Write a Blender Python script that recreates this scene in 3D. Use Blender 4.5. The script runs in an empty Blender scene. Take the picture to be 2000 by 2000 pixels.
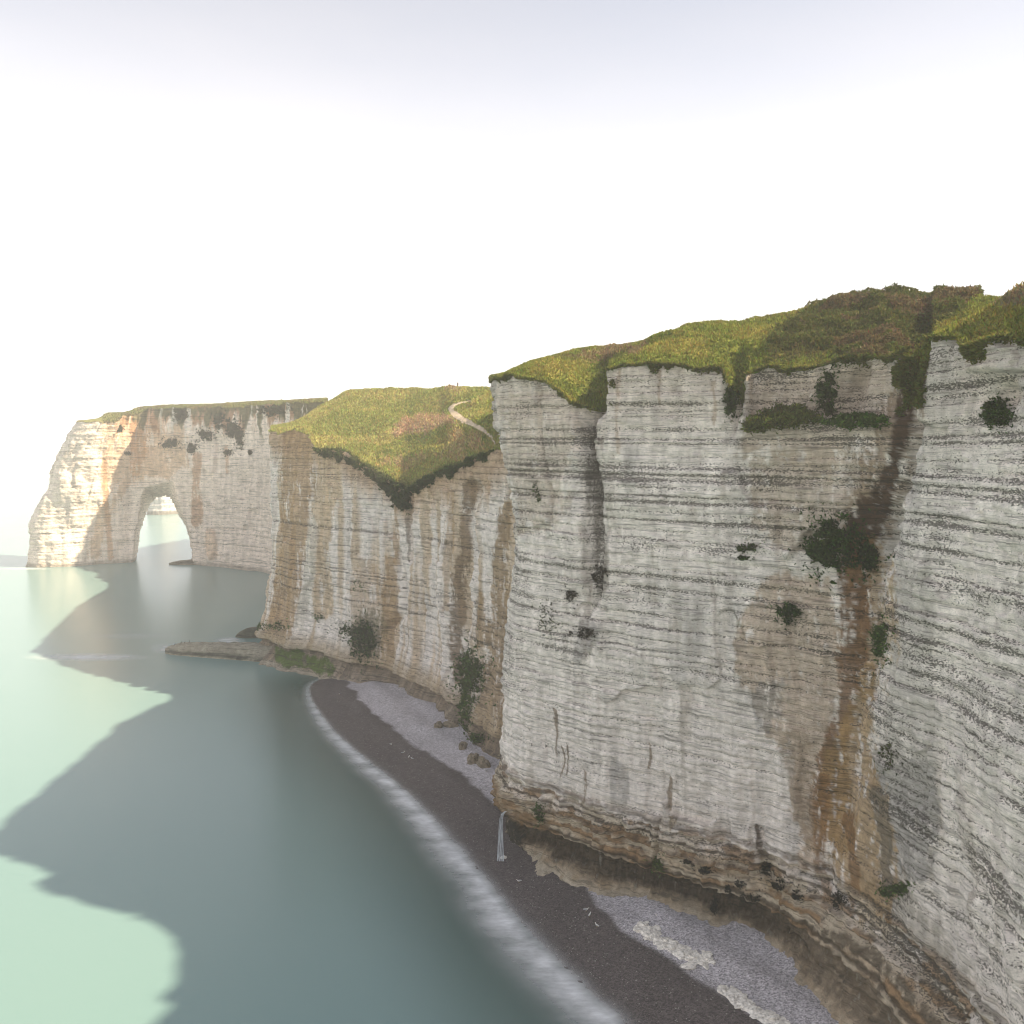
import bpy, math, random
import numpy as np

# ------------------------------------------------------------------ camera, sky, sun, exposure
H, F, HY = 60.0, 1667.0, 890.0          # eye height, focal length and horizon row in photo pixels (2000 x 2000)
D = 2000.0 / 1932.0                     # photo coordinates below are noted on a 1932 px copy
scene = bpy.context.scene
cd = bpy.data.cameras.new("camera"); cam = bpy.data.objects.new("camera", cd)
scene.collection.objects.link(cam); scene.camera = cam
cam.location = (0, 0, H); cam.rotation_euler = (math.radians(90), 0, 0)
cd.sensor_width = 36; cd.lens = 36 * F / 2000; cd.shift_y = -(1000 - HY) / 2000
cd.clip_start = 0.5; cd.clip_end = 40000

SUN_EL, SUN_AZ = math.radians(42), math.radians(4.5)     # azimuth: degrees behind the camera's right hand
sdir = (math.cos(SUN_EL) * math.cos(SUN_AZ), -math.cos(SUN_EL) * math.sin(SUN_AZ), math.sin(SUN_EL))
sl = bpy.data.lights.new("sun", 'SUN'); sun = bpy.data.objects.new("sun", sl)
scene.collection.objects.link(sun)
sl.energy = 5.0; sl.angle = math.radians(0.9); sl.color = (1.0, 0.83, 0.60)
sun.location = (60, -20, 200)
from mathutils import Vector
sun.rotation_euler = Vector(sdir).to_track_quat('Z', 'Y').to_euler()

world = bpy.data.worlds.new("World"); scene.world = world; world.use_nodes = True
wt = world.node_tree; wn = wt.nodes; wl = wt.links
wn.clear()
wo = wn.new('ShaderNodeOutputWorld'); bg = wn.new('ShaderNodeBackground')
sky = wn.new('ShaderNodeTexSky'); sky.sky_type = 'NISHITA'; sky.sun_disc = False
sky.sun_elevation = SUN_EL; sky.sun_rotation = math.radians(90) + SUN_AZ
sky.air_density = 1.0; sky.dust_density = 3.0; sky.ozone_density = 1.0
veil = wn.new('ShaderNodeMix'); veil.data_type = 'RGBA'      # thin high cloud that whitens the whole sky
veil.inputs[0].default_value = 0.80
cn = wn.new('ShaderNodeTexNoise'); cn.inputs['Scale'].default_value = 1.6; cn.inputs['Detail'].default_value = 4
cmap = wn.new('ShaderNodeMapping'); cmap.inputs['Scale'].default_value = (1, 0.6, 3.5)
ctc = wn.new('ShaderNodeTexCoord')
cmr = wn.new('ShaderNodeMapRange'); cmr.inputs['From Min'].default_value = 0.3; cmr.inputs['From Max'].default_value = 0.7
cmr.inputs['To Min'].default_value = 0.70; cmr.inputs['To Max'].default_value = 0.86
wl.new(ctc.outputs['Generated'], cmap.inputs['Vector']); wl.new(cmap.outputs['Vector'], cn.inputs['Vector'])
wl.new(cn.outputs['Fac'], cmr.inputs['Value']); wl.new(cmr.outputs['Result'], veil.inputs[0])
vg = wn.new('ShaderNodeMix'); vg.data_type = 'RGBA'          # the veil is brightest low over the sea, all the way round
vg.inputs[6].default_value = (8.5, 8.05, 7.75, 1); vg.inputs[7].default_value = (2.75, 2.77, 3.05, 1)
vx = wn.new('ShaderNodeSeparateXYZ'); wl.new(ctc.outputs['Generated'], vx.inputs[0])
vr = wn.new('ShaderNodeMapRange'); vr.interpolation_type = 'SMOOTHSTEP'
vr.inputs['From Min'].default_value = 0.0; vr.inputs['From Max'].default_value = 0.65
wl.new(vx.outputs['Z'], vr.inputs['Value']); wl.new(vr.outputs['Result'], vg.inputs[0]); wl.new(vg.outputs[2], veil.inputs[7])
wl.new(sky.outputs['Color'], veil.inputs[6]); wl.new(veil.outputs[2], bg.inputs['Color'])
bg.inputs['Strength'].default_value = 0.10
wl.new(bg.outputs['Background'], wo.inputs['Surface'])

vs = scene.view_settings
vs.view_transform = 'Standard'; vs.look = 'None'; vs.exposure = 1.14; vs.gamma = 1.0; vs.use_curve_mapping = False
scene.render.engine = 'CYCLES'
cy = scene.cycles
cy.use_denoising = True
try:
    cy.denoiser = 'OPENIMAGEDENOISE'; cy.denoising_input_passes = 'RGB_ALBEDO_NORMAL'
except Exception:
    pass
cy.filter_width = 1.05
cy.max_bounces = 6; cy.diffuse_bounces = 3; cy.glossy_bounces = 3; cy.transmission_bounces = 3
cy.volume_bounces = 4; cy.transparent_max_bounces = 12
cy.sample_clamp_indirect = 6

# ------------------------------------------------------------------ maths helpers
rng = np.random.default_rng(7); random.seed(7)
f32 = np.float32

def sstep(a, b, x):
    t = np.clip((x - a) / (b - a), 0, 1); return t * t * (3 - 2 * t)

def _h(ix, iy, iz, seed):
    n = (ix.astype(np.uint32) * np.uint32(374761393) + iy.astype(np.uint32) * np.uint32(668265263)
         + iz.astype(np.uint32) * np.uint32(2147483647 & 1274126177) + np.uint32((seed * 974711 + 12345) & 0xffffffff))
    n = (n ^ (n >> np.uint32(13))) * np.uint32(1274126177)
    n = n ^ (n >> np.uint32(16))
    return (n & np.uint32(0xffff)).astype(f32) / f32(32767.5) - f32(1)

def noise3(x, y, z, seed=0):
    x = np.asarray(x, f32); y = np.asarray(y, f32); z = np.asarray(z, f32)
    x, y, z = np.broadcast_arrays(x, y, z)
    ix, iy, iz = np.floor(x), np.floor(y), np.floor(z)
    fx, fy, fz = x - ix, y - iy, z - iz
    ix, iy, iz = ix.astype(np.int32), iy.astype(np.int32), iz.astype(np.int32)
    ux, uy, uz = (q * q * q * (q * (q * 6 - 15) + 10) for q in (fx, fy, fz))
    out = 0
    for dx in (0, 1):
        for dy in (0, 1):
            w = (ux if dx else 1 - ux) * (uy if dy else 1 - uy)
            out = out + w * ((1 - uz) * _h(ix + dx, iy + dy, iz, seed) + uz * _h(ix + dx, iy + dy, iz + 1, seed))
    return out

def fbm(x, y, z, octv=4, seed=0, gain=0.5):
    a, s, o, f = 1.0, 0.0, 0, 1.0
    for k in range(octv):
        o = o + a * noise3(x * f + 13.7 * k, y * f + 7.1 * k, z * f + 3.3 * k, seed + k); s += a; a *= gain; f *= 2.03
    return o / s

def ground(dx, dy, z=0.0):               # photo point (1932 copy) on the level z
    px, py = dx * D, dy * D
    Y = (H - z) * F / (py - HY)
    return np.array([(px - 1000) / F * Y, Y, z])

def atdist(dx, dy, Y):                   # photo point at the depth Y
    px, py = dx * D, dy * D
    return np.array([(px - 1000) / F * Y, Y, H - (py - HY) / F * Y])

def project(X, Y, Z):                    # to the 1932 copy
    return (1000 + F * X / Y) / D, (HY + F * (H - Z) / Y) / D

def chaikin(P, n=2):
    P = np.asarray(P, float)
    for _ in range(n):
        R = [P[0]]
        for a, b in zip(P[:-1], P[1:]):
            R += [0.75 * a + 0.25 * b, 0.25 * a + 0.75 * b]
        R.append(P[-1]); P = np.array(R)
    return P

def resample(P, step=None, n=None):
    P = np.asarray(P, float)
    s = np.concatenate([[0], np.cumsum(np.linalg.norm(np.diff(P, axis=0), axis=1))])
    n = n or max(2, int(s[-1] / step) + 1)
    t = np.linspace(0, s[-1], n)
    return np.stack([np.interp(t, s, P[:, k]) for k in range(P.shape[1])], 1)

def poly_sd(x, y, poly):                 # signed distance to a polygon, inside positive
    P = np.asarray(poly, float)
    d2 = np.full(x.shape, 1e12); ins = np.zeros(x.shape, bool)
    for (ax, ay), (bx, by) in zip(P, np.roll(P, -1, 0)):
        ex, ey = bx - ax, by - ay
        t = np.clip(((x - ax) * ex + (y - ay) * ey) / (ex * ex + ey * ey + 1e-9), 0, 1)
        d2 = np.minimum(d2, (x - ax - t * ex) ** 2 + (y - ay - t * ey) ** 2)
        c = (ay > y) != (by > y)
        ins ^= c & (x < ex * (y - ay) / (ey if abs(ey) > 1e-9 else 1e-9) + ax)
    d = np.sqrt(d2)
    return np.where(ins, d, -d)

def line_dist(x, y, pts):                # distance to a polyline, and the width interpolated along it
    best = np.full(x.shape, 1e9); wid = np.ones(x.shape)
    P = np.asarray(pts, float)
    for a, b in zip(P[:-1], P[1:]):
        ex, ey = b[0] - a[0], b[1] - a[1]
        t = np.clip(((x - a[0]) * ex + (y - a[1]) * ey) / (ex * ex + ey * ey + 1e-9), 0, 1)
        d = np.hypot(x - a[0] - t * ex, y - a[1] - t * ey)
        w = a[2] + t * (b[2] - a[2]) if P.shape[1] > 2 else np.ones_like(t)
        m = d < best
        best = np.where(m, d, best); wid = np.where(m, w, wid)
    return best, wid

# ------------------------------------------------------------------ scene helpers
COL = scene.collection

def new_mesh(name, V, faces, smooth=True):
    V = np.ascontiguousarray(V, f32).reshape(-1, 3); faces = np.ascontiguousarray(faces, np.int32)
    k = faces.shape[1]; n = len(faces)
    me = bpy.data.meshes.new(name)
    me.vertices.add(len(V)); me.vertices.foreach_set("co", V.ravel())
    me.loops.add(n * k); me.loops.foreach_set("vertex_index", faces.ravel())
    me.polygons.add(n)
    me.polygons.foreach_set("loop_start", np.arange(0, n * k, k, dtype=np.int32))
    me.polygons.foreach_set("loop_total", np.full(n, k, np.int32))
    me.polygons.foreach_set("use_smooth", np.full(n, smooth, bool))
    me.update(calc_edges=True)
    return me

def attr_color(me, name, rgb):
    a = me.attributes.new(name, 'FLOAT_COLOR', 'POINT')
    c = np.ones((len(me.vertices), 4), f32); c[:, :3] = np.asarray(rgb, f32).reshape(-1, 3)
    a.data.foreach_set("color", c.ravel())

def attr_float(me, name, v):
    a = me.attributes.new(name, 'FLOAT', 'POINT')
    a.data.foreach_set("value", np.ascontiguousarray(np.broadcast_to(v, (len(me.vertices),)), f32))

def link(name, me, mat=None, parent=None, label=None, cat=None, group=None, kind=None, loc=None):
    o = bpy.data.objects.new(name, me); COL.objects.link(o)
    if mat is not None and me is not None and not len(me.materials): me.materials.append(mat)
    if loc is not None: o.location = loc
    if parent is not None: o.parent = parent
    for k, v in (('label', label), ('category', cat), ('group', group), ('kind', kind)):
        if v: o[k] = v
    return o

def grid_faces(nv, nu, keep=None):
    i = np.arange(nv * nu, dtype=np.int32).reshape(nv, nu)
    f = np.stack([i[:-1, :-1], i[:-1, 1:], i[1:, 1:], i[1:, :-1]], -1).reshape(-1, 4)
    if keep is not None:
        k = keep[:-1, :-1] & keep[:-1, 1:] & keep[1:, 1:] & keep[1:, :-1]
        f = f[k.ravel()]
    return f

# ------------------------------------------------------------------ materials
def mat_new(name):
    m = bpy.data.materials.new(name); m.use_nodes = True
    nt = m.node_tree; nt.nodes.clear()
    out = nt.nodes.new('ShaderNodeOutputMaterial'); b = nt.nodes.new('ShaderNodeBsdfPrincipled')
    nt.links.new(b.outputs[0], out.inputs['Surface'])
    return m, nt, b, out

class NT:
    def __init__(s, nt): s.nt = nt; s.pos = None
    def n(s, typ, **kw):
        x = s.nt.nodes.new(typ)
        for k, v in kw.items(): setattr(x, k, v)
        return x
    def set(s, inp, v):
        if hasattr(v, 'is_output'): s.nt.links.new(v, inp)
        else: inp.default_value = v
    def position(s):
        if s.pos is None: s.pos = s.n('ShaderNodeNewGeometry').outputs['Position']
        return s.pos
    def noise(s, scale, stretch=(1, 1, 1), detail=3, rough=0.55):
        mp = s.n('ShaderNodeMapping'); mp.inputs['Scale'].default_value = stretch
        s.set(mp.inputs['Vector'], s.position())
        t = s.n('ShaderNodeTexNoise'); t.inputs['Scale'].default_value = scale
        t.inputs['Detail'].default_value = detail; t.inputs['Roughness'].default_value = rough
        s.set(t.inputs['Vector'], mp.outputs[0]); return t.outputs['Fac']
    def math(s, op, a, b=0.0, clamp=False):
        m = s.n('ShaderNodeMath', operation=op, use_clamp=clamp); s.set(m.inputs[0], a); s.set(m.inputs[1], b); return m.outputs[0]
    def rng(s, v, a, b, c, d, smooth=False):
        m = s.n('ShaderNodeMapRange'); m.interpolation_type = 'SMOOTHSTEP' if smooth else 'LINEAR'
        for k, q in zip(('Value', 'From Min', 'From Max', 'To Min', 'To Max'), (v, a, b, c, d)): s.set(m.inputs[k], q)
        return m.outputs[0]
    def mix(s, f, a, b, mode='MIX'):
        m = s.n('ShaderNodeMix', data_type='RGBA', blend_type=mode)
        s.set(m.inputs[0], f); s.set(m.inputs[6], a); s.set(m.inputs[7], b); return m.outputs[2]
    def scale(s, c, f):                                   # colour times value
        m = s.n('ShaderNodeVectorMath', operation='SCALE'); s.set(m.inputs[0], c); s.set(m.inputs['Scale'], f); return m.outputs[0]
    def attr(s, name): 
        a = s.n('ShaderNodeAttribute'); a.attribute_name = name; return a
    def bump(s, h, strength, dist, b):
        m = s.n('ShaderNodeBump'); s.set(m.inputs['Height'], h); m.inputs['Strength'].default_value = strength
        m.inputs['Distance'].default_value = dist; s.nt.links.new(m.outputs[0], b.inputs['Normal'])

def chalk_material(name, k=1.0):
    m, nt, b, _ = mat_new(name); t = NT(nt)
    tint = t.attr('tint').outputs['Color']; band = t.attr('band').outputs['Fac']
    sp = t.noise(3.7 / k, (1, 1, 1.9), 3, 0.6)
    fine = t.noise(9.0 / k, (1, 1, 1.5), 3, 0.6)
    broad = t.noise(0.9 / k, (1, 1, 1.6), 4, 0.6)
    streak = t.noise(1.1 / k, (1, 1, 0.07), 3, 0.5)
    thr = t.math('SUBTRACT', 0.70, t.math('MULTIPLY', band, 0.27))
    fl = t.rng(sp, thr, t.math('ADD', thr, 0.035), 0.0, 1.0)
    fl = t.math('MULTIPLY', fl, t.rng(fine, 0.3, 0.6, 0.55, 1.0))
    sp2 = t.noise(8.0 / k, (1, 1, 1.7), 2, 0.6)
    th2 = t.math('SUBTRACT', 0.715, t.math('MULTIPLY', band, 0.13))
    fl = t.math('MAXIMUM', fl, t.math('MULTIPLY', t.rng(sp2, th2, t.math('ADD', th2, 0.05), 0.0, 1.0), 0.75))
    c = t.scale(tint, t.rng(broad, 0.25, 0.75, 0.78, 1.22))
    c = t.scale(c, t.rng(streak, 0.25, 0.75, 0.78, 1.12))
    c = t.scale(c, t.rng(fine, 0.25, 0.75, 0.72, 1.18))
    ln = t.noise(1.0 / k, (0.16, 0.16, 3.4), 3, 0.65); ln2 = t.noise(1.0 / k, (0.5, 0.5, 7.5), 2, 0.6)
    c = t.scale(c, t.rng(ln, 0.36, 0.455, 0.58, 1.0)); c = t.scale(c, t.rng(ln2, 0.34, 0.44, 0.70, 1.0))
    c = t.scale(c, 1.06)
    c = t.mix(t.math('MULTIPLY', fl, 0.92), c, (0.045, 0.039, 0.033, 1))
    nt.links.new(c, b.inputs['Base Color'])
    b.inputs['Roughness'].default_value = 0.95; b.inputs['Specular IOR Level'].default_value = 0.15
    h = t.math('ADD', t.math('MULTIPLY', broad, 0.7), t.math('MULTIPLY', sp, 0.6))
    h = t.math('ADD', h, t.math('MULTIPLY', fine, 0.3))
    t.bump(h, 0.8, 0.20 * k, b)
    return m

def turf_material(name, k=1.0):
    m, nt, b, _ = mat_new(name); t = NT(nt)
    tint = t.attr('tint').outputs['Color']
    a = t.noise(0.8 / k, (1, 1, 1), 4, 0.6); c2 = t.noise(3.2 / k, (1, 1, 1), 3, 0.65)
    c = t.scale(tint, t.rng(a, 0.25, 0.75, 0.65, 1.3)); c = t.scale(c, t.rng(c2, 0.25, 0.75, 0.5, 1.45))
    nt.links.new(c, b.inputs['Base Color'])
    b.inputs['Roughness'].default_value = 0.95; b.inputs['Specular IOR Level'].default_value = 0.1
    t.bump(t.math('ADD', a, t.math('MULTIPLY', c2, 0.6)), 0.9, 0.35 * k, b)
    return m

def leaf_material(name):
    m, nt, b, out = mat_new(name); t = NT(nt)
    tint = t.attr('tint').outputs['Color']
    nt.links.new(tint, b.inputs['Base Color']); b.inputs['Roughness'].default_value = 0.8
    b.inputs['Specular IOR Level'].default_value = 0.1
    tr = t.n('ShaderNodeBsdfTranslucent'); nt.links.new(tint, tr.inputs['Color'])
    mx = t.n('ShaderNodeMixShader'); mx.inputs[0].default_value = 0.3
    nt.links.new(b.outputs[0], mx.inputs[1]); nt.links.new(tr.outputs[0], mx.inputs[2]); nt.links.new(mx.outputs[0], out.inputs['Surface'])
    return m

def plain(name, col, rough=0.8, nscale=None, amt=0.3):
    m, nt, b, _ = mat_new(name); t = NT(nt)
    if nscale:
        v = t.rng(t.noise(nscale), 0.3, 0.7, 1 - amt, 1 + amt)
        rgb = t.n('ShaderNodeRGB'); rgb.outputs[0].default_value = (*col, 1)
        nt.links.new(t.scale(rgb.outputs[0], v), b.inputs['Base Color'])
    else: b.inputs['Base Color'].default_value = (*col, 1)
    b.inputs['Roughness'].default_value = rough; b.inputs['Specular IOR Level'].default_value = 0.2
    return m

M_chalk = chalk_material('chalk_near'); M_chalk_mid = chalk_material('chalk_mid', 1.5); M_chalk_far = chalk_material('chalk_far', 2.4)
M_turf = turf_material('turf'); M_turf_far = turf_material('turf_far', 2.0)
M_leaf = leaf_material('leaf')

# ------------------------------------------------------------------ cliff builder
CHALK = np.array([0.79, 0.72, 0.665])

def bed_table(seed, zmax=100, lo=0.5, hi=1.7):
    r = np.random.default_rng(seed); z = -5.0; out = []
    while z < zmax:
        out.append((z, r.uniform(0.08, 0.34) * (1.7 if r.random() < 0.3 else 1), r.uniform(0.4, 1.05)))
        z += r.uniform(lo, hi)
    return np.array(out)

def bed_eval(zs, table, seed):
    tz = np.linspace(-6, 101, 10700); b = np.zeros_like(tz)
    for z0, w, s in table: b = np.maximum(b, s * np.exp(-((tz - z0) / w) ** 2))
    idx = np.searchsorted(table[:, 0], tz)
    step = np.random.default_rng(seed + 5).uniform(-1, 1, len(table) + 1)[idx]
    return np.interp(zs, tz, b), np.interp(zs, tz, step), np.searchsorted(table[:, 0], zs).astype(f32)

class Sheet: pass

def interp_tab(x, tab):
    t = np.asarray(sorted(tab), float); return np.interp(x, t[:, 0], t[:, 1])

def make_sheet(plan, step, zbase, lip_tab, nz, smooth=2, lipz=None, lipj=1.3):
    S = Sheet()
    C = resample(chaikin(plan, smooth), step)
    T = np.gradient(C, axis=0)
    k = max(1, int(2.0 / step)); ker = np.ones(2 * k + 1) / (2 * k + 1)
    T = np.stack([np.convolve(np.pad(T[:, j], k, mode='edge'), ker, 'valid') for j in (0, 1)], 1)
    T /= np.linalg.norm(T, axis=1, keepdims=True)
    S.N = np.stack([-T[:, 1], T[:, 0]], 1); S.T = T; S.C = C
    S.dx = (1000 + F * C[:, 0] / C[:, 1]) / D
    S.lip = H - (interp_tab(S.dx, lip_tab) * D - HY) / F * C[:, 1] if lipz is None else lipz(S)
    S.lip = S.lip + lipj * (fbm(C[:, 0] / 5, C[:, 1] / 5, 0 * C[:, 0], 4, 77, 0.65))
    v = np.linspace(0, 1, nz)[:, None]
    S.Z = zbase + v * (S.lip[None, :] - zbase)
    S.X = np.broadcast_to(C[:, 0], S.Z.shape).copy(); S.Y = np.broadcast_to(C[:, 1], S.Z.shape).copy()
    S.nz, S.nu = S.Z.shape
    S.px, S.py = project(S.X, S.Y, S.Z)
    S.s = np.broadcast_to(np.arange(S.nu) * step, S.Z.shape)
    S.O = np.zeros_like(S.Z)
    S.tint = np.broadcast_to(CHALK, S.Z.shape + (3,)).copy()
    S.band = np.zeros_like(S.Z)
    return S

def ragged(S, sel, m):
    if not hasattr(S, 'hf'):
        S.hf = (0.9 * fbm(S.X / 0.8, S.Y / 0.8, S.Z / 5.0, 3, 71) + 0.7 * fbm(S.X / 0.5, S.Y / 0.5, S.Z / 0.35, 2, 73)).astype(f32)
    return sstep(0.22, 0.80, m + 0.55 * S.hf[sel] * (m > 0.01)) * np.clip(m * 6, 0, 1)

def push(S):
    S.X = S.X + S.N[None, :, 0] * S.O; S.Y = S.Y + S.N[None, :, 1] * S.O
    S.px, S.py = project(S.X, S.Y, S.Z)

def warp(S, amp=6, sc=0.05, seed=3):     # wobbled photo coordinates, so that stains have ragged edges
    a = fbm(S.px * sc, S.py * sc * 0.6, 0 * S.px, 4, seed); b = fbm(S.px * sc, S.py * sc * 0.6, 0 * S.px + 9, 4, seed + 7)
    return S.px + amp * a, S.py + amp * 1.5 * b

def mixin(S, mask, col):
    m = mask[..., None]; S.tint = S.tint * (1 - m) + np.asarray(col) * m

def stroke(S, wp, pts, col, alpha, soft=0.6, breakup=0.35, seed=11):
    P = np.asarray(pts, float); pad = P[:, 2].max() * 2.5
    sel = (wp[0] > P[:, 0].min() - pad) & (wp[0] < P[:, 0].max() + pad) & (wp[1] > P[:, 1].min() - pad) & (wp[1] < P[:, 1].max() + pad)
    if not sel.any(): return
    x, y = wp[0][sel], wp[1][sel]
    d, w = line_dist(x, y, P)
    m = 1 - sstep(1 - soft, 1 + soft, d / w)
    n = fbm(x * 0.12, y * 0.025, 0 * x, 3, seed)
    n2 = fbm(x * 0.45, y * 0.06, 0 * x, 3, seed + 9)
    m = ragged(S, sel, np.clip(m * (1 + breakup * 2 * n + 0.7 * n2 * (0.4 + breakup)), 0, 1)) * alpha
    c = np.asarray(col) * (1 + 0.25 * fbm(x * 0.2, y * 0.05, 0 * x, 3, seed + 3))[:, None]
    S.tint[sel] = S.tint[sel] * (1 - m[:, None]) + c * m[:, None]

def patch(S, wp, poly, col, alpha, soft=10, breakup=0.3, seed=21):
    P = np.asarray(poly, float)
    sel = (wp[0] > P[:, 0].min() - soft) & (wp[0] < P[:, 0].max() + soft) & (wp[1] > P[:, 1].min() - soft) & (wp[1] < P[:, 1].max() + soft)
    if not sel.any(): return
    x, y = wp[0][sel], wp[1][sel]
    m = sstep(-soft, soft * 1.6, poly_sd(x, y, P) + soft * 1.2 * fbm(x * 0.025, y * 0.02, 0 * x, 4, seed + 15))
    m = m * (1 + 0.6 * fbm(x * 0.35, y * 0.05, 0 * x, 3, seed + 17))
    m = ragged(S, sel, np.clip(m * (1 + breakup * 2 * fbm(x * 0.06, y * 0.03, 0 * x, 4, seed)), 0, 1)) * alpha
    c = np.asarray(col) * (1 + 0.2 * fbm(x * 0.15, y * 0.05, 0 * x, 3, seed + 3))[:, None]
    S.tint[sel] = S.tint[sel] * (1 - m[:, None]) + c * m[:, None]

def sheet_mesh(S, name, loc, keep=None):
    V = np.stack([S.X, S.Y, S.Z], -1).reshape(-1, 3) - np.asarray(loc)
    me = new_mesh(name, V, grid_faces(S.nz, S.nu, keep))
    attr_color(me, 'tint', S.tint.reshape(-1, 3)); attr_float(me, 'band', S.band.ravel())
    return me

def rough(S, a_big, a_mid, a_small, seed, k=1.0):
    X, Y, Z = S.X, S.Y, S.Z
    o = a_big * fbm(X / (16 * k), Y / (16 * k), Z / (34 * k), 3, seed)
    o = o + a_mid * fbm(X / (4.5 * k), Y / (4.5 * k), Z / (7 * k), 3, seed + 20)
    o = o + a_small * fbm(X / (0.9 * k), Y / (0.9 * k), Z / (0.5 * k), 3, seed + 40)
    return o

def slabs_relief(S, sw, zw, amp, seed, sharp=0.25):
    """broken slabs: panels between vertical joints stand proud or back of one another"""
    a = S.s / sw + 0.25 * noise3(S.s / sw * 0.7, S.Z / zw * 1.3, 0 * S.s, seed)
    ia = np.floor(a)
    b = S.Z / zw + 0.5 * _h(ia.astype(np.int32), np.zeros(ia.shape, np.int32), np.zeros(ia.shape, np.int32), seed + 1) + 0.18 * noise3(S.s / sw * 2.5, 0 * S.s, 0 * S.s, seed + 2)
    ib = np.floor(b)
    v = _h(ia.astype(np.int32), ib.astype(np.int32), np.zeros(ia.shape, np.int32), seed + 3)
    e = np.minimum(a - ia, 1 - (a - ia)) * sw
    on = sstep(-0.3, 0.3, fbm(S.X / (sw * 2), S.Y / (sw * 2), S.Z / (zw * 2), 2, seed + 4))
    return amp * on * (v - 0.6 * np.exp(-(e / sharp) ** 2) * (v > 0))

def terrain(S, ws, rows, every=2, seed=50, amp=0.5, tail=0.02, xr=None):
    """Land behind a cliff lip. rows: {distance inland: {photo x: photo y}}; every column runs straight inland from the lip."""
    G = Sheet()
    lx, ly, lz = S.X[-1, ::every], S.Y[-1, ::every], S.Z[-1, ::every]
    nx, ny = S.N[::every, 0], S.N[::every, 1]
    dx = (1000 + F * lx / ly) / D
    if xr is not None:
        m = (dx > xr[0]) & (dx < xr[1]); lx, ly, lz, nx, ny, dx = (q[m] for q in (lx, ly, lz, nx, ny, dx))
    q = max(3, int(len(lz) / max(dx.max() - dx.min(), 1) * 14)); kr = np.hanning(2 * q + 3)[1:-1]; kr /= kr.sum()
    sm = lambda a: np.convolve(np.pad(a, q, mode='edge'), kr, 'valid')
    lsm, lxs, lys = sm(lz), sm(lx), sm(ly)
    r = np.hypot(lxs, lys); ws = np.asarray(ws, float)
    sc = 1 + ws[:, None] / r[None, :]; near = (1 - sstep(0, 3.5, ws))[:, None]
    X = lxs[None, :] * sc + (lx - lxs)[None, :] * near; Y = lys[None, :] * sc + (ly - lys)[None, :] * near
    dx = (1000 + F * lxs / lys) / D
    kw = sorted(rows); zc = [lsm]
    for w in kw:
        yy = lys * (1 + w / r); zr = H - (interp_tab(dx, list(rows[w].items())) * D - HY) / F * yy
        zc.append(np.convolve(np.pad(zr, q, mode='edge'), kr, 'valid'))
    kw = np.array([0.0] + kw); zc = np.array(zc)
    Z = np.empty_like(X)
    for i, w in enumerate(ws):
        if w >= kw[-1]: Z[i] = zc[-1] - (tail(dx) if callable(tail) else tail) * (w - kw[-1]); continue
        j = np.searchsorted(kw, w, side='right') - 1
        t = (w - kw[j]) / (kw[j + 1] - kw[j]); 
        t = t * t * (3 - 2 * t) * 0.5 + t * 0.5
        Z[i] = zc[j] * (1 - t) + zc[j + 1] * t
    fade = sstep(0, 4, ws)[:, None]
    Z = Z + (lz - lsm)[None, :] * (1 - sstep(0, 3.0, ws))[:, None]
    Z = Z + fade * amp * (1.3 * fbm(X / 7, Y / 7, 0 * X, 3, seed) + 0.45 * fbm(X / 1.6, Y / 1.6, 0 * X, 3, seed + 9))
    # turf overhangs the rock a little
    ov = np.clip(0.10 + 0.5 * fbm(lx / 1.2, ly / 1.2, 0 * lx, 3, seed + 31), -0.15, 0.5)
    X = np.vstack([lx - nx * 0.15, X]); Y = np.vstack([ly - ny * 0.15, Y]); Z = np.vstack([lz - 0.25, Z])
    X[1] += nx * ov; Y[1] += ny * ov; Z[1] += 0.10 - 0.35 * np.clip(ov, 0, 1)
    G.X, G.Y, G.Z = X, Y, Z; G.nz, G.nu = X.shape
    G.px, G.py = project(X, Y, Z); G.tint = np.zeros(X.shape + (3,)); G.band = np.zeros_like(X)
    G.w = np.broadcast_to(np.concatenate([[0], ws])[:, None], X.shape)
    return G

def normals(S):
    P = np.stack([S.X, S.Y, S.Z], -1)
    n = np.cross(np.gradient(P, axis=1), np.gradient(P, axis=0)); n /= np.linalg.norm(n, axis=-1, keepdims=True) + 1e-9
    return n

def pick(S, dx, dy, n=1):
    i = np.argmin(((S.px - dx) ** 2 + (S.py - dy) ** 2).ravel())
    return np.array([S.X.ravel()[i], S.Y.ravel()[i], S.Z.ravel()[i]])

# leaves: V shaped little faces
def leaf_mesh(name, P, size, cols, up=0.0, nrm=None, seed=0, per=1, loc=(0, 0, 0)):
    r = np.random.default_rng(seed); n = len(P)
    P = np.repeat(P, per, 0); size = np.repeat(np.broadcast_to(size, (n,)), per); cols = np.repeat(cols, per, 0)
    n *= per
    a = r.normal(size=(n, 3)); a[:, 2] += up
    if nrm is not None: a += np.repeat(nrm, per, 0) * 0.9
    a /= np.linalg.norm(a, axis=1, keepdims=True) + 1e-9
    b = np.cross(a, r.normal(size=(n, 3))); b /= np.linalg.norm(b, axis=1, keepdims=True) + 1e-9
    s = (size * r.uniform(0.6, 1.4, n))[:, None]
    V = np.stack([P - b * s * 0.28, P + b * s * 0.28, P + a * s], 1).reshape(-1, 3) - np.asarray(loc)
    me = new_mesh(name, V, np.arange(3 * n).reshape(-1, 3), smooth=False)
    cc = cols * r.uniform(0.6, 1.45, (n, 1)) * (1 + 0.12 * r.normal(size=(n, 3)))
    attr_color(me, 'tint', np.repeat(np.clip(cc, 0.002, 1), 3, 0))
    return me

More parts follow.
